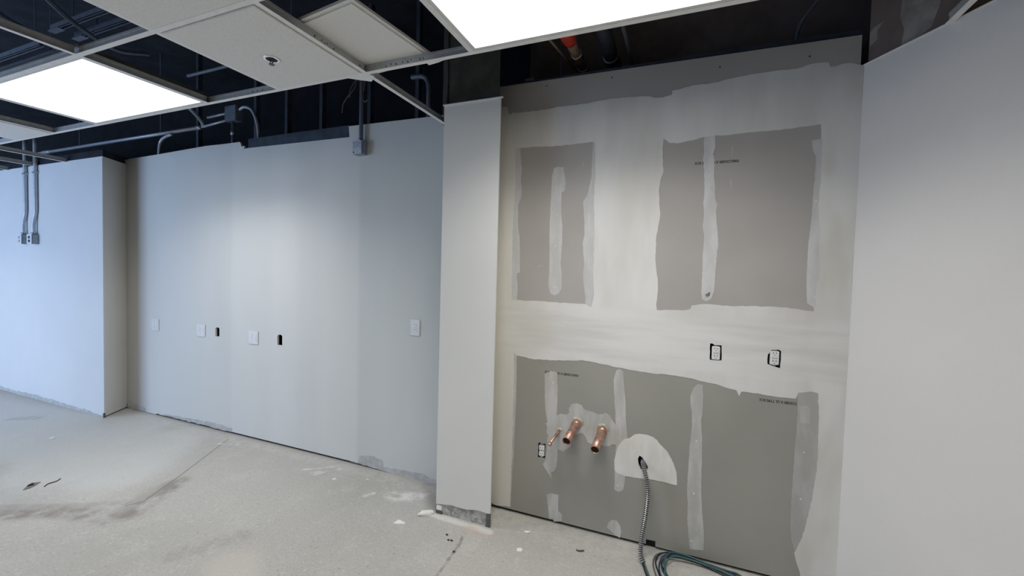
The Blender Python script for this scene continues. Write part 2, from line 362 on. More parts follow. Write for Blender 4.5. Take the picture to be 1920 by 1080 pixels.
    plain('red_coupling', (0.55, 0.055, 0.03, 1), 0.5, 0, 0.2, 40)
    plain('ring_steel', (0.6, 0.57, 0.5, 1), 0.4, 0.5, 0.1, 30)
    plain('solder', (0.55, 0.52, 0.42, 1), 0.6, 0.3, 0.25, 60)
    plain('plaster_chip', (0.80, 0.79, 0.76, 1), 0.9, 0, 0.08, 60)
    plain('dark_scrap', (0.035, 0.03, 0.03, 1), 0.7, 0, 0.3, 60)
    plain('grey_scrap', (0.20, 0.19, 0.18, 1), 0.8, 0, 0.25, 60)
    plain('wire_green', (0.045, 0.125, 0.11, 1), 0.35, 0, 0.08, 30, 0.5)
    plain('wire_blue', (0.018, 0.04, 0.11, 1), 0.3, 0, 0.08, 30, 0.5)
    plain('wire_black', (0.012, 0.013, 0.016, 1), 0.3, 0, 0.08, 30, 0.5)
    plain('wire_grey', (0.10, 0.105, 0.10, 1), 0.35, 0, 0.08, 30, 0.5)
    plain('chrome', (0.92, 0.92, 0.92, 1), 0.22, 0.9, 0.02, 20)
    # copper with tarnish
    k = NT('copper', 0.42, 0.8, 0.5)
    f = k.noise(38, 4, 0.65)
    col = k.mix(k.step(f, 0.35, 0.68), (0.42, 0.235, 0.175, 1), (0.66, 0.43, 0.35, 1))
    col = k.mix(k.math('MULTIPLY', k.step(k.noise(120, 3), 0.58, 0.72), 0.5), col, (0.24, 0.13, 0.10, 1))
    MAT['copper'] = k.done(col)
    k.bump(f, 0.08, 0.001)
    plain('bore_shade', (0.035, 0.017, 0.012, 1), 0.8, 0.2, 0.2, 40)
    # mineral fibre ceiling tile
    k = NT('tile', 0.92, 0, 0.1)
    f = k.noise(230, 3, 0.7)
    col = k.mix(k.step(f, 0.42, 0.70), (0.78, 0.77, 0.735, 1), (0.66, 0.65, 0.615, 1))
    MAT['tile'] = k.done(col)
    k.bump(f, 0.3, 0.002)
    # armoured sheath
    k = NT('armour', 0.30, 0.85, 0.5)
    f = k.noise(60, 3)
    MAT['armour'] = k.done(k.mix(f, (0.42, 0.41, 0.39, 1), (0.62, 0.61, 0.59, 1)))
    # lit diffuser
    m = bpy.data.materials.new('lit_diffuser')
    m.use_nodes = True
    b = m.node_tree.nodes['Principled BSDF']
    b.inputs['Base Color'].default_value = (0.85, 0.85, 0.85, 1)
    b.inputs['Emission Color'].default_value = PANEL_COLOUR + (1,)
    b.inputs['Emission Strength'].default_value = PANEL_STRENGTH
    MAT['lit_diffuser'] = m
    m = bpy.data.materials.new('window_glass')
    m.use_nodes = True
    b = m.node_tree.nodes['Principled BSDF']
    b.inputs['Transmission Weight'].default_value = 1.0
    b.inputs['Roughness'].default_value = 0.0
    b.inputs['IOR'].default_value = 1.0
    MAT['window_glass'] = m


make_materials()

# ------------------------------------------------------------------ mesh helpers


def new_obj(name, verts, faces, mat, parent=None, smooth=False):
    me = bpy.data.meshes.new(name)
    me.from_pydata([tuple(v) for v in verts], [], faces)
    bm = bmesh.new()
    bm.from_mesh(me)
    bmesh.ops.remove_doubles(bm, verts=bm.verts, dist=1e-6)
    bmesh.ops.recalc_face_normals(bm, faces=bm.faces)
    bm.to_mesh(me)
    bm.free()
    if mat:
        me.materials.append(MAT[mat])
    if smooth:
        for p in me.polygons:
            p.use_smooth = True
    o = bpy.data.objects.new(name, me)
    COL.objects.link(o)
    if parent:
        o.parent = parent
        o.matrix_parent_inverse = parent.matrix_world.inverted()
    return o


def thing(name, label, cat, loc=(0, 0, 0), group=None):
    o = bpy.data.objects.new(name, None)
    o.empty_display_size = 0.05
    COL.objects.link(o)
    o.location = loc
    o.matrix_world = Matrix.Translation(loc)
    o['label'] = label
    o['category'] = cat
    if group:
        o['group'] = group
    return o


def tag(o, label, cat, group=None):
    o['label'] = label
    o['category'] = cat
    if group:
        o['group'] = group
    return o


def struct(o, label=None):
    o['kind'] = 'structure'
    if label:
        o['label'] = label
    return o


def box_g(x0, x1, y0, y1, z0, z1, bev=0.0):
    """vertices and faces of a box, its edges chamfered when bev > 0"""
    bm = bmesh.new()
    bmesh.ops.create_cube(bm, size=1)
    for v in bm.verts:
        v.co = Vector(((x0 + x1) / 2 + v.co.x * (x1 - x0), (y0 + y1) / 2 + v.co.y * (y1 - y0), (z0 + z1) / 2 + v.co.z * (z1 - z0)))
    if bev:
        bmesh.ops.bevel(bm, geom=bm.edges[:], offset=bev, segments=2, affect='EDGES')
    bm.verts.index_update()
    v = [tuple(q.co) for q in bm.verts]
    f = [[q.index for q in p.verts] for p in bm.faces]
    bm.free()
    return v, f


def join(*gs):
    V, F = [], []
    for v, f in gs:
        n = len(V)
        V += list(v)
        F += [[i + n for i in p] for p in f]
    return V, F


def box(name, x0, x1, y0, y1, z0, z1, mat, parent=None, bev=0.0):
    v, f = box_g(x0, x1, y0, y1, z0, z1, bev)
    return new_obj(name, v, f, mat, parent)


def clean(poly):
    out = []
    for p in poly:
        if not out or (abs(p[0] - out[-1][0]) + abs(p[1] - out[-1][1])) > 0.0008:
            out.append(tuple(p))
    if (abs(out[0][0] - out[-1][0]) + abs(out[0][1] - out[-1][1])) < 0.0008:
        out.pop()
    return out


def rough(poly, step=0.018, amp=0.0022):
    """break a drawn outline into short uneven runs, as a knife leaves it"""
    out = []
    n = len(poly)
    for i in range(n):
        a, b = poly[i], poly[(i + 1) % n]
        L = math.hypot(b[0] - a[0], b[1] - a[1])
        m = max(1, int(L / step))
        out.append(a)
        for j in range(1, m):
            t = j / m
            nx, ny = -(b[1] - a[1]) / L, (b[0] - a[0]) / L
            d = random.uniform(-amp, amp)
            out.append((a[0] + (b[0] - a[0]) * t + nx * d, a[1] + (b[1] - a[1]) * t + ny * d))
    return out


def slab_xz(outline, holes, yf, yb):
    """an upright sheet: XZ outline with holes, from y=yf (front) to y=yb"""
    loops = [clean(outline)] + [clean(h) for h in holes]
    flat = [p for L in loops for p in L]
    tris = tessellate_polygon([[Vector((p[0], p[1], 0)) for p in L] for L in loops])
    n = len(flat)
    V = [(p[0], yf, p[1]) for p in flat] + [(p[0], yb, p[1]) for p in flat]
    F = [list(t) for t in tris] + [[i + n for i in t[::-1]] for t in tris]
    k = 0
    for L in loops:
        m = len(L)
        for i in range(m):
            a, b = k + i, k + (i + 1) % m
            F.append([a, b, b + n, a + n])
        k += m
    return V, F


def prism_z(poly, z0, z1):
    n = len(poly)
    tris = tessellate_polygon([[Vector((p[0], p[1], 0)) for p in poly]])
    V = [(p[0], p[1], z0) for p in poly] + [(p[0], p[1], z1) for p in poly]
    F = [list(t) for t in tris] + [[i + n for i in t[::-1]] for t in tris]
    F += [[i, (i + 1) % n, (i + 1) % n + n, i + n] for i in range(n)]
    return V, F


def spline(pts, per=8):
    pts = [Vector(p) for p in pts]
    if len(pts) < 3:
        return pts
    out = []
    P = [pts[0] * 2 - pts[1]] + pts + [pts[-1] * 2 - pts[-2]]
    for i in range(1, len(P) - 2):
        p0, p1, p2, p3 = P[i - 1:i + 3]
        for j in range(per):
            t = j / per
            out.append(0.5 * ((2 * p1) + (p2 - p0) * t + (2 * p0 - 5 * p1 + 4 * p2 - p3) * t * t + (3 * p1 - p0 - 3 * p2 + p3) * t ** 3))
    out.append(pts[-1])
    return out


def tube_g(pts, rad, seg=10, cap=True):
    """swept round tube along pts; rad a number or a list"""
    n = len(pts)
    pts = [Vector(p) for p in pts]
    if not isinstance(rad, (list, tuple)):
        rad = [rad] * n
    V, F = [], []
    up = None
    for i in range(n):
        d = (pts[min(i + 1, n - 1)] - pts[max(i - 1, 0)]).normalized()
        if up is None:
            up = d.orthogonal().normalized()
        up = (up - d * up.dot(d)).normalized()
        s = d.cross(up)
        for j in range(seg):
            a = 2 * math.pi * j / seg
            V.append(tuple(pts[i] + (up * math.cos(a) + s * math.sin(a)) * rad[i]))
    for i in range(n - 1):
        for j in range(seg):
            k = (j + 1) % seg
            F.append([i * seg + j, i * seg + k, (i + 1) * seg + k, (i + 1) * seg + j])
    if cap:
        F.append(list(range(seg))[::-1])
        F.append([(n - 1) * seg + j for j in range(seg)])
    return V, F


def tube(name, pts, rad, mat, parent=None, seg=10, curve=True, per=8):
    v, f = tube_g(spline(pts, per) if curve else pts, rad, seg)
    return new_obj(name, v, f, mat, parent, smooth=True)


# ------------------------------------------------------------------ the shell
W = 2.452        # front of the unfinished board wall
L = 2.550        # front of the primed wall left of the column
A30 = math.radians(30.8)
DX, DY = math.sin(A30), -math.cos(A30)
CR = (0.735, 2.452)                       # corner of the board wall and the angled wall

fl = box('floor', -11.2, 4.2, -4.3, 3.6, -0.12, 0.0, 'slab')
struct(fl, 'scraped pale concrete floor slab with dust and adhesive marks')


def notch(x0, x1, z0, z1):
    return [(x0, z0), (x1, z0), (x1, z1), (x0, z1)]


# ---- unfinished board wall: two upper sheets, one lower sheet with cut-outs
wr = bpy.data.objects.new('wall_back_right', None)
COL.objects.link(wr)
struct(wr, 'unfinished gypsum board wall with joint compound between column and angled wall')
up = slab_xz([(-1.17, 1.2185), (0.737, 1.2185), (0.737, 2.525), (0.722, 2.528), (0.722, 2.667), (-1.17, 2.684)], [], W, W + 0.016)
new_obj('drywall_panel', *up, 'board_upper', wr)
HOLE1 = rough([(0.142, 1.090), (0.198, 1.092), (0.196, 1.171), (0.160, 1.171), (0.154, 1.177), (0.141, 1.178)], 0.02, 0.0015)
HOLE2 = rough([(0.406, 1.096), (0.462, 1.080), (0.463, 1.165), (0.452, 1.173), (0.420, 1.169), (0.412, 1.150), (0.406, 1.146)], 0.02, 0.0015)
HOLE3 = [(-0.797, 0.383), (-0.745, 0.383), (-0.741, 0.390), (-0.740, 0.480), (-0.746, 0.486), (-0.776, 0.486), (-0.801, 0.483), (-0.802, 0.392)]
SPLIT = POLY['split']
low = slab_xz([(-1.17, 0.020), (-0.142, 0.018), (-0.143, 0.044), (-0.092, 0.047), (-0.091, 0.016), (0.737, 0.018), (0.737, 1.218), (-1.17, 1.218)],
              [HOLE1, HOLE2, HOLE3, SPLIT], W, W + 0.016)
new_obj('drywall_panel', *low, 'board_lower', wr)
box('bottom_track', -1.17, 0.735, W + 0.018, W + 0.06, 0.0, 0.05, 'slot_black', wr)  # track coloured black to stand in for shade in the floor gap

# compound coats, each a thin raised layer of its own outline
new_obj('joint_compound', *slab_xz(rough(POLY['main']), [rough(POLY['hole1']), rough(POLY['hole2']), HOLE1, HOLE2], W - 0.0016, W), 'compound', wr)
for nm, mt, t in (('skim_r1l', 'skim', .0008), ('skim_r1r', 'skim', .0008), ('skim_r2r', 'skim', .0008),
                  ('skim_r3l', 'skim_low', .0008), ('skim_r3r', 'skim_thin', .0008),
                  ('spot_r3r', 'skim_low', .0013),
                  ('stripe1', 'skim', .0012), ('stripe2', 'skim', .0012), ('stripe3', 'skim_low', .0011), ('stripe4', 'skim_low', .0012),
                  ('stripe5', 'skim_low', .0012), ('pipepatch', 'skim_low', .0015),
                  ('dab1', 'skim_low', .0012), ('dab2', 'skim_low', .0012)):
    o = new_obj('compound_patch', *slab_xz(rough(POLY[nm], 0.012, 0.0012), [], W - t, W), mt, wr)
o = new_obj('compound_patch', *slab_xz(rough(POLY['dome'], 0.012, 0.0012), [SPLIT], W - .0019, W), 'skim_white', wr)
o['label'] = 'pale half-round compound patch around the cable hole'
o = new_obj('torn_paper_hole', *slab_xz(POLY['tear'], [], W - .0024, W - .001), 'grey_scrap', wr)
# fastener dots showing in the narrow coats
for (x, z) in ((-0.722, 2.116), (-0.718, 1.876), (-0.723, 1.687), (-0.715, 1.442), (0.101, 2.056), (0.575, 1.906), (0.581, 1.682), (0.591, 1.441), (-0.319, 0.702), (-0.308, 0.318), (-0.71, 0.864), (0.095, 0.647), (0.093, 0.361), (0.092, 0.098), (0.58, 0.676), (0.576, 0.442)):
    v, f = slab_xz([(x + 0.005 * math.cos(a) * 0.9, z + 0.005 * math.sin(a)) for a in [i * math.pi / 4 for i in range(8)]], [], W - .0022, W)
    new_obj('fastener_dab', v, f, 'compound', wr)
for (x, z) in ((-0.806, 2.648), (-0.42, 2.64), (0.13, 2.612), (0.52, 2.602)):
    new_obj('screw_hole', *slab_xz([(x + 0.004 * math.cos(a), z + 0.004 * math.sin(a)) for a in [i * math.pi / 4 for i in range(8)]], [], W - .0004, W), 'slot_black', wr)
# light scratches
for (x0, z0, x1, z1, w) in ((0.204, 2.20, 0.205, 2.14, .0035), (0.205, 2.03, 0.206, 1.97, .003), (-0.60, 2.41, -0.565, 2.415, .003), (-0.83, 1.565, -0.79, 1.575, .004),
                            (-0.57, 2.17, -0.568, 2.145, .003), (-0.26, 0.56, -0.22, 0.545, .002)):
    n = Vector((-(z1 - z0), x1 - x0)).normalized() * w / 2
    new_obj('scratch', *slab_xz([(x0, z0), (x0 + n.x, z0 + n.y), (x1, z1), (x0 - n.x, z0 - n.y)], [], W - .0005, W), 'skim', wr)


def board_print(text, x0, x1, z):
    """upside-down mill print on the board paper, reading from x1 back to x0"""
    cu = bpy.data.curves.new('board_print', 'FONT')
    cu.body = text
    cu.size = 0.02
    cu.offset = 0.0007
    o = bpy.data.objects.new('board_print_tmp', cu)
    COL.objects.link(o)
    dg = bpy.context.evaluated_depsgraph_get()
    me = bpy.data.meshes.new_from_object(o.evaluated_get(dg))
    bpy.data.objects.remove(o, do_unlink=True)
    xs = [v.co.x for v in me.vertices]
    a, b = min(xs), max(xs)
    s = (x1 - x0) / (b - a)
    for v in me.vertices:
        v.co = Vector((x1 - (v.co.x - a) * s, W - 0.0003, z + 0.009 - v.co.y * 0.9))
    me.materials.clear()
    me.materials.append(MAT['print_ink'])
    q = bpy.data.objects.new('board_print', me)
    COL.objects.link(q)
    q.parent = wr
    q['label'] = 'small black upside-down board print'


board_print('FIRECODE\u00ae X UL TYPE SCX', 0.028, 0.236, 2.122)
board_print('FIRECODE\u00ae X UL TYPE SCX', -0.767, -0.558, 0.920)
board_print('CODE\u00ae X UL TYPE SCX', 0.377, 0.540, 0.908)

# behind the top of the board wall
tk = box('wall_top_track', -1.05, 0.72, W + 0.017, W + 0.10, 2.60, 2.70, 'stud_steel', wr)
br = box('wall_shaft', -1.10, 0.95, 2.95, 3.0, 2.3, 3.6, 'brown_board')
struct(br)

# ---- primed wall left of the column
TOP = POLY['left_top']
H407 = [(-3.957, 0.866), (-3.902, 0.868), (-3.902, 0.940), (-3.912, 0.951), (-3.946, 0.951), (-3.957, 0.940)]
H524 = rough([(-3.165, 0.857), (-3.107, 0.857), (-3.107, 0.936), (-3.122, 0.948), (-3.152, 0.948), (-3.165, 0.936)], 0.02, 0.002)
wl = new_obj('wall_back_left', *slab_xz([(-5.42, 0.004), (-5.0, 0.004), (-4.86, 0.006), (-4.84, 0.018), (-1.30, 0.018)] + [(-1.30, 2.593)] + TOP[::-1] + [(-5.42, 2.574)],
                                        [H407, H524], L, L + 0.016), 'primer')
struct(wl, 'primed white wall with patchy vertical bands and ragged top')
box('bottom_track', -5.0, -1.30, L + 0.018, L + 0.06, 0.0, 0.05, 'slot_black', wl)  # black here too, painting the gap under this wall as shade
for (x0, x1, z0, z1) in ((-3.98, -3.88, .85, .97), (-3.19, -3.085, .84, .965)):
    # inside of the open cut-outs
    box('cavity_back', x0, x1, L + 0.075, L + 0.08, z0, z1, 'slot_black', wl)
new_obj('scuff_patch', *slab_xz(rough(POLY['scuff'], 0.03, 0.004), [], L - .0008, L), 'scuff', wl)
new_obj('scuff_patch', *slab_xz(rough([(-5.40, .005), (-5.03, .005), (-5.02, .035), (-5.07, .06), (-5.2, .075), (-5.40, .085)], 0.03, 0.004), [], L - .0008, L), 'scuff', wl)
new_obj('scuff_patch', *slab_xz(rough([(-4.84, .015), (-3.74, .015), (-3.72, .05), (-3.95, .062), (-4.3, .05), (-4.6, .035)], 0.03, 0.006), [], L - .0008, L), 'scuff', wl)
new_obj('top_track', *box_g(-3.56, -2.44, L + 0.02, L + 0.14, 2.50, 2.625), 'stud_steel', wl)
for xs in (-4.35, -3.559, -3.181, -2.79, -2.30, -1.86):
    box('wall_stud', xs - 0.015, xs + 0.015, L + 0.08, L + 0.12, 2.45, 3.55, 'stud_steel', wl)

# ---- far wall with its return, stepping forward at the left
JP = [(-5.195, 2.29), (-5.385, 2.60), (-5.6, 2.75), (-11.2, 2.75), (-11.2, 2.29)]
wj = new_obj('wall_far_left', *prism_z([(-5.195, 2.29), (-5.20, 2.302), (-11.2, 2.302), (-11.2, 2.29)], 0.0, 2.531), 'paint_far')
struct(wj, 'white far wall washed by blue daylight')
wt = new_obj('wall_return', *prism_z([(-5.1955, 2.2905), (-5.39, 2.61), (-5.41, 2.60), (-5.215, 2.2905)], 0.012, 2.531), 'paint_return')
struct(wt, 'narrow angled return wall in the far corner')
ju = new_obj('wall_far_left_upper', *prism_z([(-5.21, 2.30), (-5.40, 2.60), (-5.6, 2.75), (-11.2, 2.75), (-11.2, 2.30)], 2.531, 2.60), 'plenum_dark')
struct(ju)
jc = new_obj('wall_far_left_core', *prism_z([(-5.235, 2.305), (-5.43, 2.60), (-5.6, 2.75), (-11.2, 2.75), (-11.2, 2.305)], 0.0, 2.531), 'slot_black')
struct(jc)
box('corner_bead', -5.203, -5.187, 2.284, 2.298, 0.0, 0.045, 'bead_steel', wj)
new_obj('scuff_patch', *slab_xz(rough([(-11.2, 0.0), (-5.20, 0.0), (-5.20, .022), (-5.7, .032), (-6.3, .045), (-7, .035), (-8, .04), (-11.2, .04)], 0.05, 0.008), [], 2.2885, 2.29), 'scuff', wj)
new_obj('corner_crack', *slab_xz([(-5.372, 0.0), (-5.352, 0.0), (-5.350, 0.03), (-5.356, .085), (-5.362, .03)], [], 2.535, 2.549), 'slot_black', wl)

# ---- column
col_poly = [(-1.388, 2.246), (-1.013, 2.246), (-1.15, 2.47), (-1.575, 2.58)]
cc = new_obj('column', *prism_z([(-1.380, 2.2535), (-1.0205, 2.2535), (-1.155, 2.47), (-1.57, 2.58)], 0.0, 2.52), 'rough_plaster')
struct(cc, 'white painted square column with stripped dirty base')
rag = [p for p in POLY['col_rag']]
rag[0] = (-1.388, rag[0][1])
rag[-1] = (-1.013, rag[-1][1])
new_obj('painted_face', *slab_xz([(-1.388, 2.524), (-1.013, 2.524)] + rag[::-1], [], 2.246, 2.256), 'paint_column', cc)
new_obj('painted_side', *prism_z([(-1.013, 2.246), (-1.150, 2.47), (-1.156, 2.47), (-1.020, 2.252)], 0.086, 2.524), 'paint_column', cc)
new_obj('painted_side', *prism_z([(-1.388, 2.246), (-1.575, 2.56), (-1.565, 2.56), (-1.381, 2.252)], 0.06, 2.524), 'paint_column', cc)
new_obj('corner_bead', *slab_xz([(-1.043, 0.0), (-1.013, 0.0), (-1.013, 0.086), (-1.040, 0.086)], [], 2.2465, 2.254), 'bead_steel', cc)
new_obj('corner_bead', *slab_xz([(-1.388, 0.0), (-1.345, 0.0), (-1.345, 0.012), (-1.36, 0.02), (-1.388, 0.022)], [], 2.2465, 2.254), 'bead_steel', cc)
new_obj('plaster_scrap', *slab_xz([(-1.386, 0.022), (-1.35, 0.024), (-1.348, 0.052), (-1.384, 0.055)], [], 2.2475, 2.2535), 'plaster_chip', cc)
new_obj('edge_bead', *box_g(-1.392, -0.998, 2.236, 2.250, 2.522, 2.527), 'lamp_frame', cc)
dk = new_obj('column_upper', *prism_z([(-1.405, 2.30), (-1.045, 2.30), (-1.21, 2.60), (-1.62, 2.60)], 2.526, 3.6), 'duct_steel')
struct(dk)
new_obj('flange', *box_g(-1.062, -1.045, 2.292, 2.30, 2.526, 3.6), 'duct_steel', dk)
new_obj('flange', *box_g(-1.407, -1.395, 2.292, 2.30, 2.526, 3.6), 'duct_steel', dk)

# ---- angled wall at the right


def ang_prism(s0, s1, o0, o1, z0, z1):
    nx, ny = math.cos(A30), math.sin(A30)      # away from the room
    p = []
    for s, o in ((s0, o0), (s1, o0), (s1, o1), (s0, o1)):
        p.append((CR[0] + DX * s + nx * o, CR[1] + DY * s + ny * o))
    return prism_z(p, z0, z1)


wa = new_obj('wall_right', *ang_prism(0.0, 5.0, 0.0, 0.02, 0.0, 2.527), 'paint')
struct(wa, 'smooth off-white angled wall beside the unfinished board wall')
wu = new_obj('wall_right_upper', *ang_prism(0.012, 5.0, 0.008, 0.03, 2.527, 3.6), 'brown_board_light')
struct(wu, 'brown unpainted upper wall above the ceiling line')


def ang_patch(pts, mat):
    nx, ny = math.cos(A30), math.sin(A30)
    V = []
    for o in (0.0065, 0.008):
        V += [(CR[0] + DX * s + nx * o, CR[1] + DY * s + ny * o, z) for s, z in pts]
    n = len(pts)
    F = [list(range(n)), [i + n for i in range(n)][::-1]] + [[i, (i + 1) % n, (i + 1) % n + n, i + n] for i in range(n)]
    return new_obj('compound_patch', V, F, mat, wu)


ang_patch([(.155, 2.53), (.165, 2.60), (.145, 2.66), (.150, 2.73), (.175, 2.75), (.215, 2.78), (.25, 2.86), (.30, 2.86), (.31, 2.70), (.295, 2.62), (.27, 2.55), (.22, 2.53)], 'brown_patch')
ang_patch([(.014, 2.60), (.05, 2.62), (.048, 2.66), (.075, 2.685), (.03, 2.68), (.014, 2.665)], 'brown_patch')
tr = new_obj('trim_1', *ang_prism(0.0, 5.0, -0.004, 0.008, 2.525, 2.529), 'tee_white')
struct(tr)

# ---- rest of the room, out of the picture
ws = new_obj('wall_right_near', *box_g(3.29, 3.31, -4.3, -1.82, 0, 3.6), 'paint')
struct(ws)
wx = new_obj('wall_left', *box_g(-9.62, -9.6, -2.02, 2.29, 0, 3.6), 'paint_far')
struct(wx)
WX0, WX1, WZ0, WZ1 = -9.15, -5.65, 0.10, 2.45     # unseen added window, set near the far wall so its daylight fades rightward
wq = new_obj('wall_window', *slab_xz([(-9.62, 0), (-5.30, 0), (-5.30, 3.6), (-9.62, 3.6)], [notch(WX0, WX1, WZ0, WZ1)], -2.02, -2.0), 'paint_far')
struct(wq)
wn_ = new_obj('wall_window_side', *box_g(-5.32, -5.30, -4.2, -2.0, 0, 3.6), 'paint')
struct(wn_)
wf = new_obj('wall_front', *box_g(-5.32, 3.31, -4.2, -4.18, 0, 3.6), 'paint')
struct(wf)
wd = new_obj('window_1', *join(box_g(WX0, WX1, -2.05, -1.98, WZ0, WZ0 + .05), box_g(WX0, WX1, -2.05, -1.98, WZ1 - .05, WZ1),
                               box_g(WX0, WX0 + .05, -2.05, -1.98, WZ0, WZ1), box_g(WX1 - .05, WX1, -2.05, -1.98, WZ0, WZ1),
                               box_g(-7.43, -7.37, -2.05, -1.98, WZ0, WZ1)), 'lamp_frame')
struct(wd)
bk = new_obj('wall_plenum', *box_g(-11.2, -1.1, 3.3, 3.35, 2.0, 3.6), 'plenum_black')
struct(bk)
ob = new_obj('wall_light_block_back', *box_g(-11.2, 4.2, 3.6, 3.62, -0.12, 3.6), 'plenum_black')  # unseen sheet added to stop sky light leaking through gaps
struct(ob)
orr = new_obj('wall_light_block_right', *box_g(4.2, 4.22, -4.3, 3.62, -0.12, 3.7), 'plenum_black')  # added likewise, keeps sky light out at the right
struct(orr)
ce = new_obj('ceiling', *box_g(-11.2, 4.2, -4.3, 3.6, 3.6, 3.7), 'plenum_dark')
struct(ce, 'dark open deck above the ceiling grid')

# ------------------------------------------------------------------ suspended ceiling
ZG = 2.520
GX = lambda k: -0.935 - 0.613 * k
GY1, GY2, GY3 = 1.745, 1.132, 0.519


def tee(label, axis, a, b, c, z=ZG, slots=()):
    """inverted T: flange with a web and bulb; axis 'x' or 'y', running a..b at c"""
    t = thing('ceiling_tee', label, 'ceiling tee', (0, 0, 0))
    t.matrix_world = Matrix.Translation(((a + b) / 2, c, z) if axis == 'x' else (c, (a + b) / 2, z))
    t.location = t.matrix_world.translation

    def g(lo, hi, z0, z1):
        return box_g(a, b, c + lo, c + hi, z0, z1) if axis == 'x' else box_g(c + lo, c + hi, a, b, z0, z1)
    zf = z if axis == 'x' else z + 0.0006
    new_obj('flange', *g(-0.0125, 0.0125, zf, zf + 0.0015), 'tee_white', t)
    new_obj('web', *join(g(-0.001, 0.001, z + 0.001, z + 0.036), g(-0.0035, 0.0035, z + 0.030, z + 0.040)), 'tee_web', t)
    if slots:
        for s, zz, w in slots:
            gv = (box_g(s - w, s + w, c - 0.0016, c + 0.0016, z + zz - .004, z + zz + .004) if axis == 'x' else
                  box_g(c - 0.0016, c + 0.0016, s - w, s + w, z + zz - .004, z + zz + .004))
            new_obj('web_slot', *gv, 'slot_black', t)
    return t


m1 = tee('long main ceiling tee crossing between both lit panels and the walls', 'x', -9.0, 0.91, GY1,
         slots=[(-1.42, .016, .002), (-1.39, .022, .002), (-1.36, .018, .003), (-1.32, .020, .002), (-1.29, .018, .003), (-1.27, .024, .002), (-1.22, .02, .003), (-1.20, .02, .002), (-2.30, .02, .003), (-2.34, .02, .003), (-2.38, .02, .003)])
new_obj('splice_tab', *prism_z([(GX(1) - .145, GY1 + .0), (GX(1) - .005, GY1), (GX(1) + .02, GY1 + .04), (GX(1) - .035, GY1 + .085), (GX(1) - .085, GY1 + .05)], ZG + .0005, ZG + .0035), 'tee_white', m1)
new_obj('splice_tab', *prism_z([(-1.19, GY1), (-1.05, GY1), (-1.13, GY1 + .024), (-1.19, GY1 + .032)], ZG + .0005, ZG + .003), 'tee_white', m1)
tee('main ceiling tee running between the sprinkler tile and the plain tile', 'x', -9.0, 3.0, GY2)
xs = lambda k: GX(k)
g = 0.0126
tee('ceiling tee along the left edge of the lit panel over the board wall', 'y', GY2 + g, GY1 - g, xs(0))
tee('ceiling tee between sprinkler tile and loose raised tile, with punched web', 'y', GY2 + g, GY1 - g, xs(1),
    slots=[(1.42, .020, .003), (1.46, .022, .002), (1.475, .016, .002), (1.49, .022, .002), (1.53, .018, .003), (1.70, .02, .003)])
tee('ceiling tee along the outer edge of the sprinkler tile, by the open bay', 'y', GY2 + g, GY1 - g, xs(2))
tee('ceiling tee between the far lit panel and the open bay beside the sprinkler tile', 'y', GY2 + g, GY1 - g, xs(3))
tee('ceiling tee on the window-side edge of the far lit panel', 'y', GY2 + g, GY1 - g, xs(5))
tee('ceiling tee holding the far partly seen ceiling tile', 'y', GY2 + g, GY1 - g, xs(6))
tee('bare ceiling tee reaching the top of the painted column', 'y', GY1 + g, 2.546, xs(1))
tee('bare ceiling tee ending on the far wall near the conduit pair', 'y', GY1 + g, 2.286, xs(8))
tee('bare ceiling tee meeting the far wall right behind the conduit pair', 'y', GY1 + g, 2.286, xs(9))
tee('bare ceiling tee meeting the far wall beyond the conduit pair', 'y', GY1 + g, 2.286, xs(10))
tee('bare ceiling tee dividing the two open bays of conduits', 'y', GY3, GY2 - g, xs(3))
tee('ceiling tee along the outer edge of the plain tile', 'y', GY3, GY2 - g, xs(2))
tee('ceiling tee along the inner edge of the plain tile', 'y', GY3, GY2 - g, xs(1))
tee('bare ceiling tee butting the angled wall', 'y', GY1 + g, 2.155, xs(-3))


def tile_at(label, k, y0, y1, x0=None):
    """tegular tile: rim resting on the flange, face dropped through the opening"""
    xa, xb = GX(k + 1), GX(k)
    t = thing('ceiling_tile', label, 'ceiling tile', ((xa + xb) / 2, (y0 + y1) / 2, ZG))
    new_obj('rim', *box_g(xa + .004, xb - .004, y0 + .004, y1 - .004, ZG + .0025, ZG + .016), 'tile', t)
    new_obj('face', *box_g(xa + .0175, xb - .0175, y0 + .0175, y1 - .0175, ZG - .005, ZG + .0025, .002), 'tile', t)
    return t


tile_at('off-white ceiling tile pierced by the sprinkler head', 1, GY2, GY1)
tile_at('plain off-white ceiling tile next to the sprinkler tile', 1, GY3, GY2)
tile_at('off-white ceiling tile in the grid beyond the far lit panel', 6, GY2, GY1)
# loose tile lying across the webs
lt = thing('ceiling_tile', 'loose ceiling tile lying skewed on top of the grid', 'ceiling tile', (-1.37, 1.55, 2.562))
a = math.radians(7)
ca, sa = math.cos(a), math.sin(a)


def rotp(x, y):
    return (-1.237 + x * ca + y * sa, 1.307 - x * sa + y * ca)


for nm, i0, z0, z1 in (('rim', 0.0, 2.568, 2.580), ('face', 0.017, 2.561, 2.568)):
    new_obj(nm, *prism_z([rotp(-.42 + i0, i0), rotp(-i0, i0), rotp(-i0, .50 - i0), rotp(-.42 + i0, .50 - i0)], z0, z1), 'tile', lt)

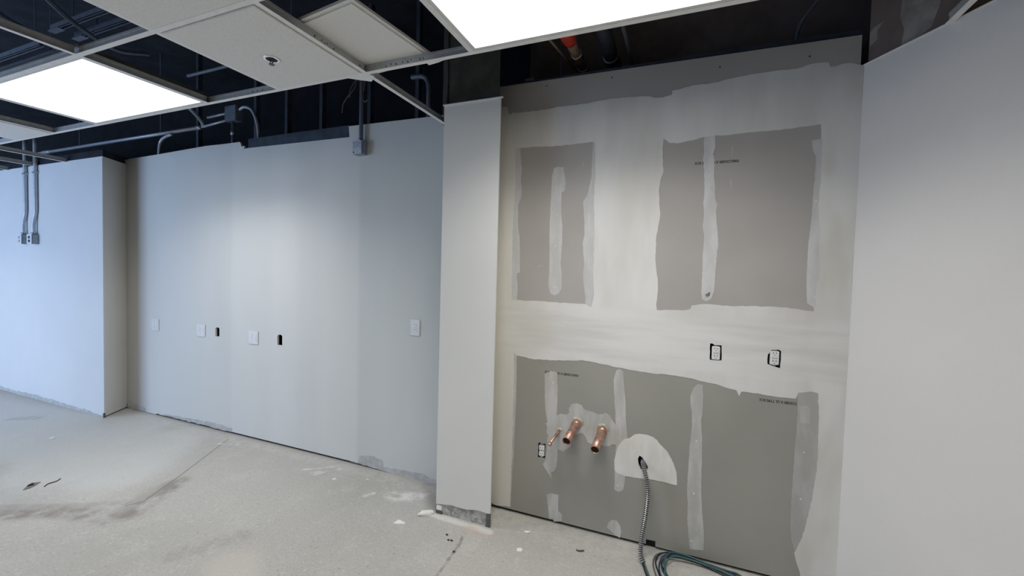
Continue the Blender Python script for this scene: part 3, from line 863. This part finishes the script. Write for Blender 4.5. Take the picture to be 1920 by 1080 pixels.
# sprinkler
sp = thing('sprinkler_head', 'recessed sprinkler head with chrome escutcheon in ceiling tile', 'sprinkler', (-1.872, 1.467, ZG - .005))
ring = []
V, F = [], []
prof = [(.024, -.006), (.027, -.010), (.036, -.009), (.039, -.0055), (.037, -.005), (.024, -.005)]
ns = 24
for i in range(ns):
    a = 2 * math.pi * i / ns
    for r_, z_ in prof:
        V.append((-1.872 + r_ * math.cos(a), 1.467 + r_ * math.sin(a), ZG + z_))
m = len(prof)
for i in range(ns):
    for j in range(m):
        F.append([i * m + j, i * m + (j + 1) % m, ((i + 1) % ns) * m + (j + 1) % m, ((i + 1) % ns) * m + j])
new_obj('escutcheon', V, F, 'chrome', sp, smooth=True)
new_obj('recess_cup', *tube_g([(-1.872, 1.467, ZG - .0055), (-1.872, 1.467, ZG - .0085)], .025, 20), 'slot_black', sp)
new_obj('frame_arms', *join(tube_g([(-1.883, 1.467, ZG - .006), (-1.881, 1.467, ZG - .020), (-1.872, 1.467, ZG - .030)], .0025, 6),
                            tube_g([(-1.861, 1.467, ZG - .006), (-1.863, 1.467, ZG - .020), (-1.872, 1.467, ZG - .030)], .0025, 6)), 'bead_steel', sp)
new_obj('deflector', *tube_g([(-1.872, 1.467, ZG - .030), (-1.872, 1.467, ZG - .032)], .013, 12), 'bead_steel', sp)


def lamp(label, k, y0, y1):
    xa, xb = GX(k + 2), GX(k)
    t = thing('ceiling_light', label, 'ceiling light', ((xa + xb) / 2, (y0 + y1) / 2, ZG))
    x0, x1, b0, b1 = xa + .005, xb - .005, y0 + .005, y1 - .005
    z0, z1 = ZG + .0025, ZG + .012
    fr = .024
    new_obj('frame', *join(box_g(x0, x1, b0, b0 + fr, z0, z1), box_g(x0, x1, b1 - fr, b1, z0, z1),
                           box_g(x0, x0 + fr, b0 + fr, b1 - fr, z0, z1), box_g(x1 - fr, x1, b0 + fr, b1 - fr, z0, z1)), 'lamp_frame', t)
    new_obj('diffuser', *box_g(x0 + fr, x1 - fr, b0 + fr, b1 - fr, z0 + .003, z1), 'lit_diffuser', t)
    new_obj('housing', *box_g(x0, x1, b0, b1, z1 + .001, z1 + .05), 'duct_steel', t)
    d = bpy.data.lights.new('panel_light', 'AREA')
    d.shape = 'RECTANGLE'
    d.size, d.size_y = x1 - x0 - 2 * fr, b1 - b0 - 2 * fr
    d.energy = PANEL_POWER
    d.color = PANEL_COLOUR
    d.spread = math.radians(138)
    lo_ = bpy.data.objects.new('panel_light', d)
    COL.objects.link(lo_)
    lo_.location = ((x0 + x1) / 2, (b0 + b1) / 2, z0 + .002)
    lo_.parent = t
    lo_.matrix_parent_inverse = t.matrix_world.inverted()
    return t


lamp('lit rectangular ceiling panel over the unfinished board wall', 0 - 2, GY2, GY1)
lamp('lit rectangular ceiling panel over the primed wall, beside open bays', 3, GY2, GY1)
# further panels, out of view, added to brighten the room
lamp('unseen lit ceiling panel added to brighten the angled wall', -2, GY2 - .613 * 3, GY1 - .613 * 3)
lamp('unseen lit ceiling panel added in front of the window', 9, GY2 - .613 * 2, GY1 - .613 * 2)  # its place follows the glow on the far wall
lamp('unseen lit ceiling panel added deep in mid room', 3, GY2 - .613 * 6, GY1 - .613 * 6)

# ------------------------------------------------------------------ electrical devices


def slots_g(x, z, yf, s=1.0, gf=False):
    gs = []
    for sx, h in ((-.0065, .0045), (.0065, .0035)):
        gs.append(box_g(x + sx * s - .0013, x + sx * s + .0013, yf - .0004, yf + .001, z + .002 - h * s, z + .002 + h * s))
    gs.append(box_g(x - .0026, x + .0026, yf - .0004, yf + .001, z - .0115 * s, z - .0068 * s, .0008))
    return join(*gs)


def rough_in_outlet(label, x, z, decora, bw, bh, frame=None):
    """receptacle sitting in its open cut-out, no cover plate"""
    t = thing('wall_outlet', label, 'outlet', (x, W, z))
    y = W
    V, F = join(box_g(x - bw, x - bw + .003, y + .018, y + .06, z - bh, z + bh), box_g(x + bw - .003, x + bw, y + .018, y + .06, z - bh, z + bh),
                box_g(x - bw, x + bw, y + .018, y + .06, z + bh - .003, z + bh), box_g(x - bw, x + bw, y + .018, y + .06, z - bh, z - bh + .003),
                box_g(x - bw, x + bw, y + .057, y + .06, z - bh, z + bh))
    new_obj('back_box', V, F, 'slot_black', t)
    new_obj('yoke', *box_g(x - .008, x + .008, y + .006, y + .008, z - .046, z + .046), 'galvanised', t)
    if decora:
        bd = new_obj('body', *box_g(x - .0195, x + .0195, y - .006, y + .03, z - .035, z + .035, .003), 'device_white', t)
        new_obj('test_buttons', *join(box_g(x - .012, x - .001, y - .0078, y - .005, z - .003, z + .003, .0006),
                                      box_g(x + .001, x + .012, y - .0078, y - .005, z - .003, z + .003, .0006)), 'scuff', bd)
        dz = .020
        fy = y - .006
    else:
        bd = new_obj('body', *box_g(x - .017, x + .017, y + .004, y + .03, z - .034, z + .034, .003), 'device_white', t)
        for s in (-1, 1):
            new_obj('receptacle', *box_g(x - .0165, x + .0165, y - .004, y + .006, z + s * .0185 - .0145, z + s * .0185 + .0145, .004), 'device_white', t)
        dz = .0185
        fy = y - .004
    for s in (-1, 1):
        new_obj('slots', *slots_g(x, z + s * dz + .003, fy), 'slot_black', bd)
    return t


rough_in_outlet('white rectangular outlet in ragged cut-out, the one farther from the angled wall', 0.170, 1.129, True, .034, .052)
rough_in_outlet('white rectangular outlet in ragged cut-out, the one nearer the angled wall', 0.4355, 1.130, True, .034, .052)
lo = rough_in_outlet('low white duplex outlet in dark box beside the copper pipes', -0.7715, 0.4315, False, .034, .054)
new_obj('box_ring', *slab_xz([(-.803, .378), (-.741, .380), (-.737, .487), (-.800, .489)], [[(-.795, .388), (-.748, .389), (-.746, .479), (-.793, .480)]], W + .001, W + .012), 'galvanised', lo)


def cover_outlet(label, x, z, gangs, mat='plate_white', blank=False):
    w = .041 if gangs == 1 else .060
    h = .0585
    t = thing('wall_outlet', label, 'outlet', (x, L, z))
    new_obj('cover_plate', *box_g(x - w, x + w, L - .007, L, z - h, z + h, .003), mat, t)
    cs = [0.0] if gangs == 1 else [-.024, .024]
    if not blank:
        for c in cs:
            for s in (-1, 1):
                rc = new_obj('receptacle', *box_g(x + c - .0165, x + c + .0165, L - .009, L - .006, z + s * .0195 - .014, z + s * .0195 + .014, .0012), 'device_white', t)
                new_obj('slots', *slots_g(x + c, z + s * .0195 + .003, L - .009), 'scuff' if gangs == 2 else 'slot_black', rc)
            new_obj('screw', *tube_g([(x + c, L - .0065, z), (x + c, L - .0082, z)], .003, 8), 'galvanised', t)
    else:
        for c in cs:
            new_obj('screw', *tube_g([(x + c, L - .0065, z + .04), (x + c, L - .0082, z + .04)], .003, 8), 'galvanised', t)
            new_obj('switch_face', *box_g(x + c - .0165, x + c + .0165, L - .0085, L - .006, z - .033, z + .033, .001), mat, t)
    return t


cover_outlet('single white duplex outlet plate near the column', -1.779, 1.108, 1)
cover_outlet('double white outlet plate between the two dark wall cut-outs', -3.451, 0.898, 2)
cover_outlet('double white outlet plate just left of a dark wall cut-out, toward the return wall', -4.153, 0.907, 2)
cover_outlet('faint white double plate close to the return wall corner', -4.856, 0.910, 2, 'plate_white', True)

# surface boxes with conduits on the far wall
for i, (xc, lab, dev) in enumerate(((-6.463, 'surface-mounted grey box and conduit on far wall, the one nearer the return corner', True),
                                    (-6.683, 'surface-mounted grey box and conduit on far wall, the one farther from the return corner', False))):
    t = thing('surface_outlet', lab, 'outlet', (xc, 2.29, 1.743))
    y0 = 2.236
    new_obj('box_body', *box_g(xc - .05, xc + .05, y0, 2.2898, 1.693, 1.793, .004), 'box_steel', t)
    new_obj('face_plate', *box_g(xc - .052, xc + .052, y0 - .003, y0, 1.690, 1.796, .001), 'plate_white', t)
    for s in (-1, 1):
        new_obj('receptacle', *box_g(xc - .0165, xc + .0165, y0 - .006, y0 - .002, 1.743 + s * .0195 - .014, 1.743 + s * .0195 + .014, .002), 'dark_scrap' if dev else 'scuff', t)
    new_obj('connector', *tube_g([(xc + .012, 2.264, 1.793), (xc + .012, 2.264, 1.815)], .019, 12), 'galvanised', t, True)
    tube('conduit', [(xc + .012, 2.264, 1.80), (xc + .012, 2.264, 1.90), (xc + .022, 2.270, 1.98), (xc + .04, 2.272, 2.06), (xc + .04, 2.272, 2.30), (xc + .04, 2.272, 2.80)], .0165, 'conduit', t, 12)
    new_obj('strap', *box_g(xc + .015, xc + .065, 2.254, 2.2895, 2.44, 2.46, .002), 'galvanised', t)

# junction box on the primed wall, fed from above
t = thing('junction_box', 'grey steel junction box high on primed wall with conduit rising from it', 'junction box', (-2.272, L, 2.42))
new_obj('box_body', *box_g(-2.325, -2.238, 2.492, 2.5498, 2.372, 2.470, .003), 'box_steel', t)
new_obj('cover', *box_g(-2.323, -2.240, 2.489, 2.492, 2.374, 2.468, .001), 'galvanised', t)
new_obj('knockout', *tube_g([(-2.312, 2.4885, 2.386), (-2.312, 2.4905, 2.386)], .006, 10), 'slot_black', t)
new_obj('connector', *tube_g([(-2.272, 2.520, 2.470), (-2.272, 2.520, 2.492)], .018, 12), 'galvanised', t, True)
tube('conduit', [(-2.272, 2.520, 2.475), (-2.272, 2.520, 2.75), (-2.272, 2.520, 3.40)], .0155, 'conduit_dull', t, 12)
for pts in ([(-2.285, 2.50, 3.0), (-2.30, 2.48, 2.86), (-2.36, 2.47, 2.79), (-2.40, 2.47, 2.74), (-2.41, 2.47, 2.68)],
            [(-2.255, 2.50, 3.0), (-2.235, 2.48, 2.86), (-2.225, 2.47, 2.78), (-2.20, 2.47, 2.735), (-2.175, 2.47, 2.745)],
            [(-2.26, 2.50, 3.0), (-2.21, 2.48, 2.90), (-2.22, 2.48, 2.82)], [(-2.29, 2.50, 2.95), (-2.34, 2.48, 2.85), (-2.35, 2.48, 2.79)]):
    tube('loose_cable', pts, .004, 'cable_grey', t, 6)

# ------------------------------------------------------------------ plumbing stubs


def stub(label, wp, ep, r):
    t = thing('copper_pipe', label, 'pipe', wp)
    wp, ep = Vector(wp), Vector(ep)
    d = (ep - wp).normalized()
    s = wp - d * 0.05
    seg = 24
    outer = tube_g([s, wp + (ep - wp) * .5, ep], r, seg, cap=False)
    inner = tube_g([s, wp + (ep - wp) * .5, ep], r - .0022, seg, cap=False)
    n = len(outer[0])
    V = outer[0] + inner[0]
    F = outer[1] + [[i + n for i in q][::-1] for q in inner[1]]
    e = n - seg
    for j in range(seg):
        k = (j + 1) % seg
        F.append([e + j, e + k, e + k + n, e + j + n])
    new_obj('tube', V, F, 'copper', t, smooth=False)
    for pz in t.children[0].data.polygons:
        pz.use_smooth = len(pz.vertices) == 4
    new_obj('bore_plug', *tube_g([ep - d * .016, ep - d * .009], r - .0023, seg), 'bore_shade', t)  # dark plug paints in the shade inside the open pipe
    new_obj('collar', *tube_g([wp - d * .004, wp + d * .030], r + .0028, seg), 'copper', t, True)
    new_obj('caulk', *tube_g([wp - d * .003, wp + d * .002, wp + d * .005], [r + .017, r + .013, r + .004], 14), 'solder', t, True)
    return t


stub('open copper pipe stub next to the small capped pipe', (-0.556, W, 0.640), (-0.572, 2.270, 0.592), .0245)
stub('open copper pipe stub nearer the armoured cable', (-0.404, W, 0.624), (-0.4125, 2.270, 0.573), .0245)
t = thing('copper_pipe', 'thin capped copper pipe beside the low outlet', 'pipe', (-0.662, W, 0.578))
tube('tube', [(-0.661, W + .05, 0.588), (-0.662, W, 0.578), (-0.669, 2.272, 0.557)], .0085, 'copper', t, 14, False)
new_obj('end_cap', *tube_g([(-0.6682, 2.290, 0.5592), (-0.6685, 2.282, .558), (-0.669, 2.272, 0.557), (-0.6693, 2.266, 0.5562), (-0.6694, 2.2635, .556)], [.009, .0125, .0125, .009, .003], 14), 'copper', t, True)
new_obj('caulk', *tube_g([(-0.662, W + .002, 0.579), (-0.662, W - .004, 0.578)], [.022, .012], 12), 'solder', t, True)

# ------------------------------------------------------------------ armoured cable
t = thing('armoured_cable', 'flexible armoured cable hanging from the wall hole to the floor', 'cable', (-0.14, 2.28, 0))
path = spline([(-0.176, 2.50, 0.485), (-0.172, 2.445, 0.472), (-0.156, 2.405, 0.435), (-0.1415, 2.385, 0.385), (-0.1385, 2.372, 0.325), (-0.144, 2.362, 0.240),
               (-0.153, 2.348, 0.160), (-0.159, 2.325, 0.085), (-0.156, 2.303, 0.042), (-0.140, 2.281, 0.0175)], 34)
# even spacing
acc = [0.0]
for i in range(1, len(path)):
    acc.append(acc[-1] + (path[i] - path[i - 1]).length)
tot = acc[-1]
pitch, per = 0.0105, 8
N = int(tot / pitch * per)
pp, rr = [], []
j = 0
for i in range(N + 1):
    s = tot * i / N
    while j < len(acc) - 2 and acc[j + 1] < s:
        j += 1
    f = (s - acc[j]) / max(1e-9, acc[j + 1] - acc[j])
    pp.append(path[j].lerp(path[j + 1], f))
    ph = (i % per) / per
    rr.append((.0128, .0140, .0140, .0128, .0098, .0092, .0092, .0098)[i % per])
v, f = tube_g(pp, rr, 14)
sh = new_obj('armour_sheath', v, f, 'armour', t, smooth=False)
sh.data.materials.append(MAT['bead_steel'])
for pz in sh.data.polygons:          # dark faces paint in the shade of the grooves between the turns
    if len(pz.vertices) == 4 and pz.index // 14 % per in (3, 4, 5, 6, 7):
        pz.material_index = 1
E0 = Vector((-0.140, 2.281, 0.0155))
wires = [
    ('wire_blue', [E0 + Vector((.004, 0, .003)), (-.118, 2.235, .010), (-.09, 2.17, .005), (-.03, 2.10, .005), (.04, 2.11, .005), (.0, 2.20, .006), (-.045, 2.28, .008), (-.050, 2.34, .014), (-.02, 2.385, .028), (.05, 2.400, .030), (.15, 2.400, .022), (.24, 2.395, .015), (.31, 2.37, .010), (.36, 2.32, .006), (.33, 2.24, .004)]),
    ('wire_black', [E0 + Vector((-.005, 0, .0)), (-.124, 2.225, .007), (-.10, 2.16, .004), (-.06, 2.08, .004), (-.03, 2.15, .004), (-.065, 2.26, .006), (-.082, 2.33, .010), (-.065, 2.385, .020), (-.01, 2.415, .026), (.08, 2.418, .020), (.18, 2.408, .014), (.27, 2.385, .009), (.33, 2.34, .005), (.31, 2.26, .004)]),
    ('wire_green', [E0 + Vector((.002, 0, .006)), (-.115, 2.23, .012), (-.08, 2.15, .006), (.0, 2.09, .006), (.02, 2.16, .008), (-.025, 2.26, .010), (-.040, 2.33, .018), (-.015, 2.40, .034), (.06, 2.418, .032), (.16, 2.405, .026), (.26, 2.400, .018), (.315, 2.405, .012), (.34, 2.37, .008), (.30, 2.30, .005), (.24, 2.26, .004)]),
    ('wire_blue', [E0 + Vector((-.002, 0, -.003)), (-.12, 2.22, .005), (-.07, 2.12, .004), (-.01, 2.14, .004), (-.055, 2.25, .006), (-.062, 2.33, .012), (-.035, 2.39, .024), (.03, 2.415, .026), (.12, 2.420, .020), (.22, 2.412, .013), (.30, 2.39, .008), (.34, 2.33, .005), (.30, 2.25, .004)]),
    ('wire_grey', [E0 + Vector((.0, 0, .0)), (-.11, 2.20, .004), (-.09, 2.12, .004), (-.07, 2.2, .004), (-.092, 2.30, .006), (-.088, 2.37, .012), (-.055, 2.408, .018), (.0, 2.425, .018), (.09, 2.425, .014), (.2, 2.42, .010), (.29, 2.41, .007), (.325, 2.40, .006), (.315, 2.36, .005), (.26, 2.30, .004)]),
    ('wire_green', [E0 + Vector((.003, 0, -.002)), (-.105, 2.21, .006), (-.04, 2.12, .005), (.0, 2.15, .005), (-.03, 2.24, .008), (-.03, 2.32, .020), (.0, 2.375, .034), (.07, 2.395, .030), (.17, 2.392, .022), (.25, 2.385, .014), (.31, 2.355, .008), (.30, 2.29, .005)]),
    ('wire_black', [E0 + Vector((-.003, 0, .004)), (-.12, 2.215, .006), (-.06, 2.11, .004), (.03, 2.13, .004), (-.02, 2.25, .006), (-.052, 2.325, .012), (-.025, 2.378, .022), (.04, 2.402, .022), (.13, 2.402, .016), (.21, 2.385, .010), (.28, 2.355, .006), (.32, 2.30, .004)]),
]
for m_, pts in wires:
    tube('wire', pts, .0038, m_, t, 8, True, 10)

# ------------------------------------------------------------------ things in the plenum


def single(name, label, cat, pts, r, mat, seg=10, group=None, curve=True):
    return tag(tube(name, pts, r, mat, None, seg, curve), label, cat, group)


c = thing('conduit_run', 'long dull conduit running above the far wall into a junction box', 'conduit', (-5.0, 2.62, 2.815))
tube('conduit', [(-7.45, 2.62, 2.815), (-4.27, 2.62, 2.815)], .017, 'conduit', c, 10, False)
tube('conduit', [(-4.27, 2.62, 2.815), (-3.90, 2.62, 2.842)], .011, 'conduit', c, 8, False)
tube('conduit', [(-4.31, 2.62, 2.815), (-4.25, 2.62, 2.83), (-4.16, 2.52, 2.864), (-3.99, 2.27, 2.914)], .014, 'conduit', c, 10)
tube('conduit', [(-4.18, 2.62, 2.894), (-3.89, 2.62, 2.905)], .011, 'conduit', c, 8, False)
new_obj('coupling', *tube_g([(-7.20, 2.62, 2.815), (-7.03, 2.62, 2.815)], .022, 12), 'conduit', c, True)
new_obj('coupling', *tube_g([(-4.34, 2.62, 2.815), (-4.27, 2.62, 2.815)], .022, 12), 'galvanised', c, True)
new_obj('junction_box', *box_g(-3.905, -3.755, 2.59, 2.66, 2.82, 2.955, .005), 'conduit_dull', c)
tube('flexible_conduit', [(-3.755, 2.625, 2.918), (-3.69, 2.625, 2.935), (-3.60, 2.625, 2.90), (-3.535, 2.625, 2.80), (-3.51, 2.625, 2.68), (-3.51, 2.625, 2.45)], .013, 'conduit', c, 10)
tube('drop_conduit', [(-3.84, 2.625, 2.83), (-3.84, 2.625, 2.45)], .014, 'conduit_dull', c, 10, False)
new_obj('coupling', *tube_g([(-3.84, 2.625, 2.70), (-3.84, 2.625, 2.74)], .019, 12), 'galvanised', c, True)
for hx in (-6.4, -4.9):
    new_obj('hanger_rod', *tube_g([(hx, 2.62, 2.83), (hx, 2.62, 3.6)], .005, 6), 'conduit_dull', c)
single('conduit', 'curved conduit dropping behind the primed wall by the return corner', 'conduit', [(-4.66, 2.585, 2.775), (-4.76, 2.59, 2.765), (-4.85, 2.60, 2.74), (-4.885, 2.60, 2.66), (-4.89, 2.60, 2.40)], .014, 'conduit', 10)
single('conduit', 'dark bent conduit above the primed wall by the column', 'conduit', [(-1.90, 2.62, 2.93), (-1.80, 2.62, 2.92), (-1.755, 2.62, 2.86), (-1.75, 2.62, 2.72), (-1.75, 2.62, 2.40)], .018, 'conduit_dull', 10)
# struts and hangers in the far open bay
strutlabels = ['dull steel strut in the open bay, the shortest with punched end', 'dull steel strut in the open bay, lying behind the punched one',
               'dull steel strut crossing the open bay beyond the bare tee', 'broad dull strut crossing low beyond the bare tee']
for (x0, x1, y_, z_, r_), lab in zip(((-4.05, -3.0, 1.53, 3.10, .016), (-4.02, -3.0, 1.64, 3.10, .017), (-5.4, -4.40, 1.60, 3.10, .017), (-5.9, -4.50, 1.72, 3.10, .022)), strutlabels):
    s = thing('steel_strut', lab, 'strut', ((x0 + x1) / 2, y_, z_))
    new_obj('channel', *join(box_g(x0, x1, y_ - r_, y_ + r_, z_ + r_, z_ + r_ + .003), box_g(x0, x1, y_ - r_, y_ - r_ + .003, z_ - r_, z_ + r_), box_g(x0, x1, y_ + r_ - .003, y_ + r_, z_ - r_, z_ + r_),
                                 box_g(x0, x1, y_ - r_, y_ - r_ * .5, z_ - r_, z_ - r_ + .003), box_g(x0, x1, y_ + r_ * .5, y_ + r_, z_ - r_, z_ - r_ + .003)), 'conduit_dull', s)
    new_obj('end_clip', *box_g(x0 - .03, x0 + .10, y_ - r_ * 1.2, y_ + r_ * 1.2, z_ - r_ * 1.15, z_ - r_ * .8), 'conduit_dull', s)
    for hx in (x0 + .25, x1 - .1):
        new_obj('hanger_rod', *tube_g([(hx, y_, z_ + r_), (hx, y_, 3.6)], .005, 6), 'conduit_dull', s)
single('flexible_conduit', 'grey flexible conduit sagging across the open bay struts', 'conduit', [(-3.05, 1.0, 3.0), (-3.25, 1.20, 2.94), (-3.42, 1.42, 2.92), (-3.62, 1.68, 2.96), (-3.7, 1.9, 3.05)], .013, 'conduit_dull', 10)
single('conduit', 'pale conduit rising through the open bay above the bare tee', 'conduit', [(-3.80, 1.10, 3.0), (-3.95, 1.30, 3.0), (-4.12, 1.53, 3.02), (-4.3, 1.75, 3.06)], .020, 'conduit_dull', 10)
single('cable', 'drooping grey cable crossing the bay beside the far lit panel', 'cable', [(-2.98, 1.48, 2.84), (-2.86, 1.45, 2.80), (-2.72, 1.43, 2.80), (-2.56, 1.40, 2.84), (-2.42, 1.36, 2.92)], .009, 'conduit_dull', 8)
single('cable', 'thin grey cable hanging down beside the far lit panel', 'cable', [(-2.50, 1.50, 2.97), (-2.75, 1.72, 3.0), (-2.95, 1.95, 3.02), (-3.05, 2.12, 3.2), (-3.05, 2.14, 3.6)], .012, 'cable_grey', 8)
single('conduit', 'short conduit with turned end behind the sprinkler tile bay', 'conduit', [(-3.50, 2.05, 2.93), (-3.05, 2.05, 2.935), (-2.78, 2.05, 2.94), (-2.70, 2.06, 2.93), (-2.67, 2.08, 2.88)], .011, 'conduit_dull', 8)
q = thing('conduit', 'straight conduit stub seen over the main tee by the sprinkler tile', 'conduit', (-2.46, 2.10, 2.80))
tube('conduit_tube', [(-2.72, 2.10, 2.80), (-2.2, 2.10, 2.80)], .012, 'conduit', q, 8, False)
new_obj('hanger_rod', *tube_g([(-2.50, 2.10, 2.77), (-2.50, 2.10, 3.6)], .004, 6), 'conduit_dull', q)

# pipes running over the board wall
p = thing('drain_pipe', 'brown pipe with red painted coupling above the board wall', 'pipe', (-0.652, 2.6, 2.85))
tube('pipe', [(-0.652, 1.9, 2.85), (-0.652, 2.94, 2.85)], .030, 'brown_pipe', p, 18, False)
new_obj('coupling', *tube_g([(-0.652, 2.27, 2.85), (-0.652, 2.29, 2.85), (-0.652, 2.36, 2.85), (-0.652, 2.395, 2.85)], [.034, .041, .041, .034], 18), 'red_coupling', p, True)
for y_ in (2.53, 2.70):
    new_obj('hanger_ring', *tube_g([(-0.652, y_, 2.85), (-0.652, y_ + .012, 2.85)], .034, 18), 'ring_steel', p, True)
    new_obj('hanger_rod', *tube_g([(-0.652, y_ + .006, 2.88), (-0.652, y_ + .006, 3.6)], .005, 6), 'conduit_dull', p)
p = thing('drain_pipe', 'black pipe with steel clamp above the board wall', 'pipe', (-0.46, 2.6, 2.85))
tube('pipe', [(-0.44, 1.9, 2.85), (-0.472, 2.94, 2.85)], .042, 'black_pipe', p, 18, False)
new_obj('hanger_ring', *tube_g([(-0.463, 2.62, 2.85), (-0.4634, 2.634, 2.85)], .0455, 18), 'ring_steel', p, True)
new_obj('coupling', *tube_g([(-0.465, 2.70, 2.85), (-0.467, 2.80, 2.85)], .050, 18), 'black_pipe', p, True)
single('strap', 'pale hanging strap beside the black pipe', 'strap', [(-0.30, 2.10, 3.6), (-0.345, 2.20, 2.90), (-0.352, 2.30, 2.85), (-0.352, 2.48, 2.85), (-0.352, 2.72, 2.85), (-0.352, 2.94, 2.85)], .011, 'conduit_dull', 8)
single('rod', 'thin slanting rod beside the brown pipe', 'rod', [(-0.80, 2.45, 2.92), (-0.70, 2.80, 2.86)], .008, 'brown_pipe', 8, None, False)
single('rod', 'thin upright rod beside the red coupling', 'rod', [(-0.80, 2.72, 2.4), (-0.80, 2.72, 3.58)], .008, 'conduit_dull', 8, None, False)
single('cable', 'grey cable arching down behind the board wall top', 'cable', [(0.70, 2.58, 3.02), (0.60, 2.58, 2.96), (0.53, 2.58, 2.88), (0.49, 2.58, 2.79), (0.475, 2.58, 2.60)], .009, 'conduit_dull', 8)
tag(new_obj('blocking_scrap', *box_g(-0.96, -0.90, W + .03, W + .08, 2.7005, 2.725, .003), 'conduit_dull'), 'small block scrap lying on the wall top track', 'scrap')

# ------------------------------------------------------------------ scraps on the floor


def lump(name, label, cat, x, y, sx, sy, sz, mat, seed, rz=0.0):
    rnd = random.Random(seed)
    bm = bmesh.new()
    bmesh.ops.create_icosphere(bm, subdivisions=2, radius=1)
    for v in bm.verts:
        k = 1 + rnd.uniform(-.22, .22)
        v.co = Vector((v.co.x * sx * k, v.co.y * sy * k, max(-.35, v.co.z) * sz * k))
    zmin = min(v.co.z for v in bm.verts)
    R = Matrix.Rotation(rz, 4, 'Z')
    for v in bm.verts:
        v.co = R @ v.co + Vector((x, y, -zmin))
    bm.verts.index_update()
    V = [tuple(v.co) for v in bm.verts]
    F = [[q.index for q in f.verts] for f in bm.faces]
    bm.free()
    return tag(new_obj(name, V, F, mat), label, cat)


def flake(name, label, cat, pts, z, mat):
    return tag(new_obj(name, *prism_z(pts, 0.0, z), mat), label, cat)


flake('board_chip', 'small white triangular board chip alone on the floor', 'chip', [(-1.555, 2.040), (-1.485, 2.062), (-1.50, 2.078), (-1.55, 2.085)], .006, 'plaster_chip')
lump('plaster_lump', 'broken white plaster lump at the column base', 'plaster', -1.435, 2.205, .045, .022, .018, 'plaster_chip', 3, .7)
lump('plaster_crumb', 'white plaster crumb beside the right foot of the column', 'plaster', -0.795, 2.300, .020, .010, .006, 'plaster_chip', 4, .2)
lump('compound_splat', 'round dried compound splat on the floor by the board wall', 'plaster', -0.781, 2.134, .016, .016, .003, 'plaster_chip', 5)
lump('plaster_crumb', 'white crumb on the floor below the primed wall scuffs', 'plaster', -2.276, 2.303, .018, .012, .006, 'plaster_chip', 6, .4)
lump('plaster_crumb', 'tiny white crumb near the gap under the primed wall', 'plaster', -2.06, 2.40, .012, .007, .004, 'plaster_chip', 8, .4)
for i, (x, y) in enumerate(((-1.21, 2.083), (-1.177, 2.045), (-1.158, 2.048), (-1.099, 1.97))):
    o = lump('dark_crumb', 'tiny dark crumb in the cluster in front of the column', 'crumb', x, y, .008, .006, .004, 'dark_scrap', 20 + i)
    o['group'] = 'dark crumbs in front of the column'
v, f = tube_g(spline([(-.495, 2.262, .003), (-.480, 2.255, .005), (-.462, 2.262, .006), (-.452, 2.272, .004)], 5), [.002] + [.004] * 14 + [.002], 8)
tag(new_obj('metal_clip', v, f, 'bead_steel', None, True), 'dark curled metal scrap on the floor below the copper pipes', 'scrap')
flake('torn_tape', 'dark torn scrap of tape on the floor beside a bent wire', 'scrap', [(-3.986, 1.333), (-4.039, 1.374), (-4.063, 1.402), (-4.028, 1.431), (-3.996, 1.394), (-3.979, 1.363)], .004, 'grey_scrap')
lump('tape_knot', 'black crumpled knot on the torn tape scrap', 'scrap', -4.021, 1.382, .010, .018, .010, 'dark_scrap', 31, .2)
single('wire_scrap', 'short bent dark wire lying on the open floor', 'wire', [(-3.925, 1.412, 0.003), (-3.951, 1.439, 0.003), (-3.95, 1.46, 0.003), (-3.949, 1.481, 0.003), (-3.975, 1.51, 0.003)], .003, 'dark_scrap', 6)
lump('plaster_crumb', 'white crumb in front of the return wall', 'plaster', -4.95, 1.83, .02, .015, .007, 'plaster_chip', 9, .3)

bpy.context.view_layer.update()
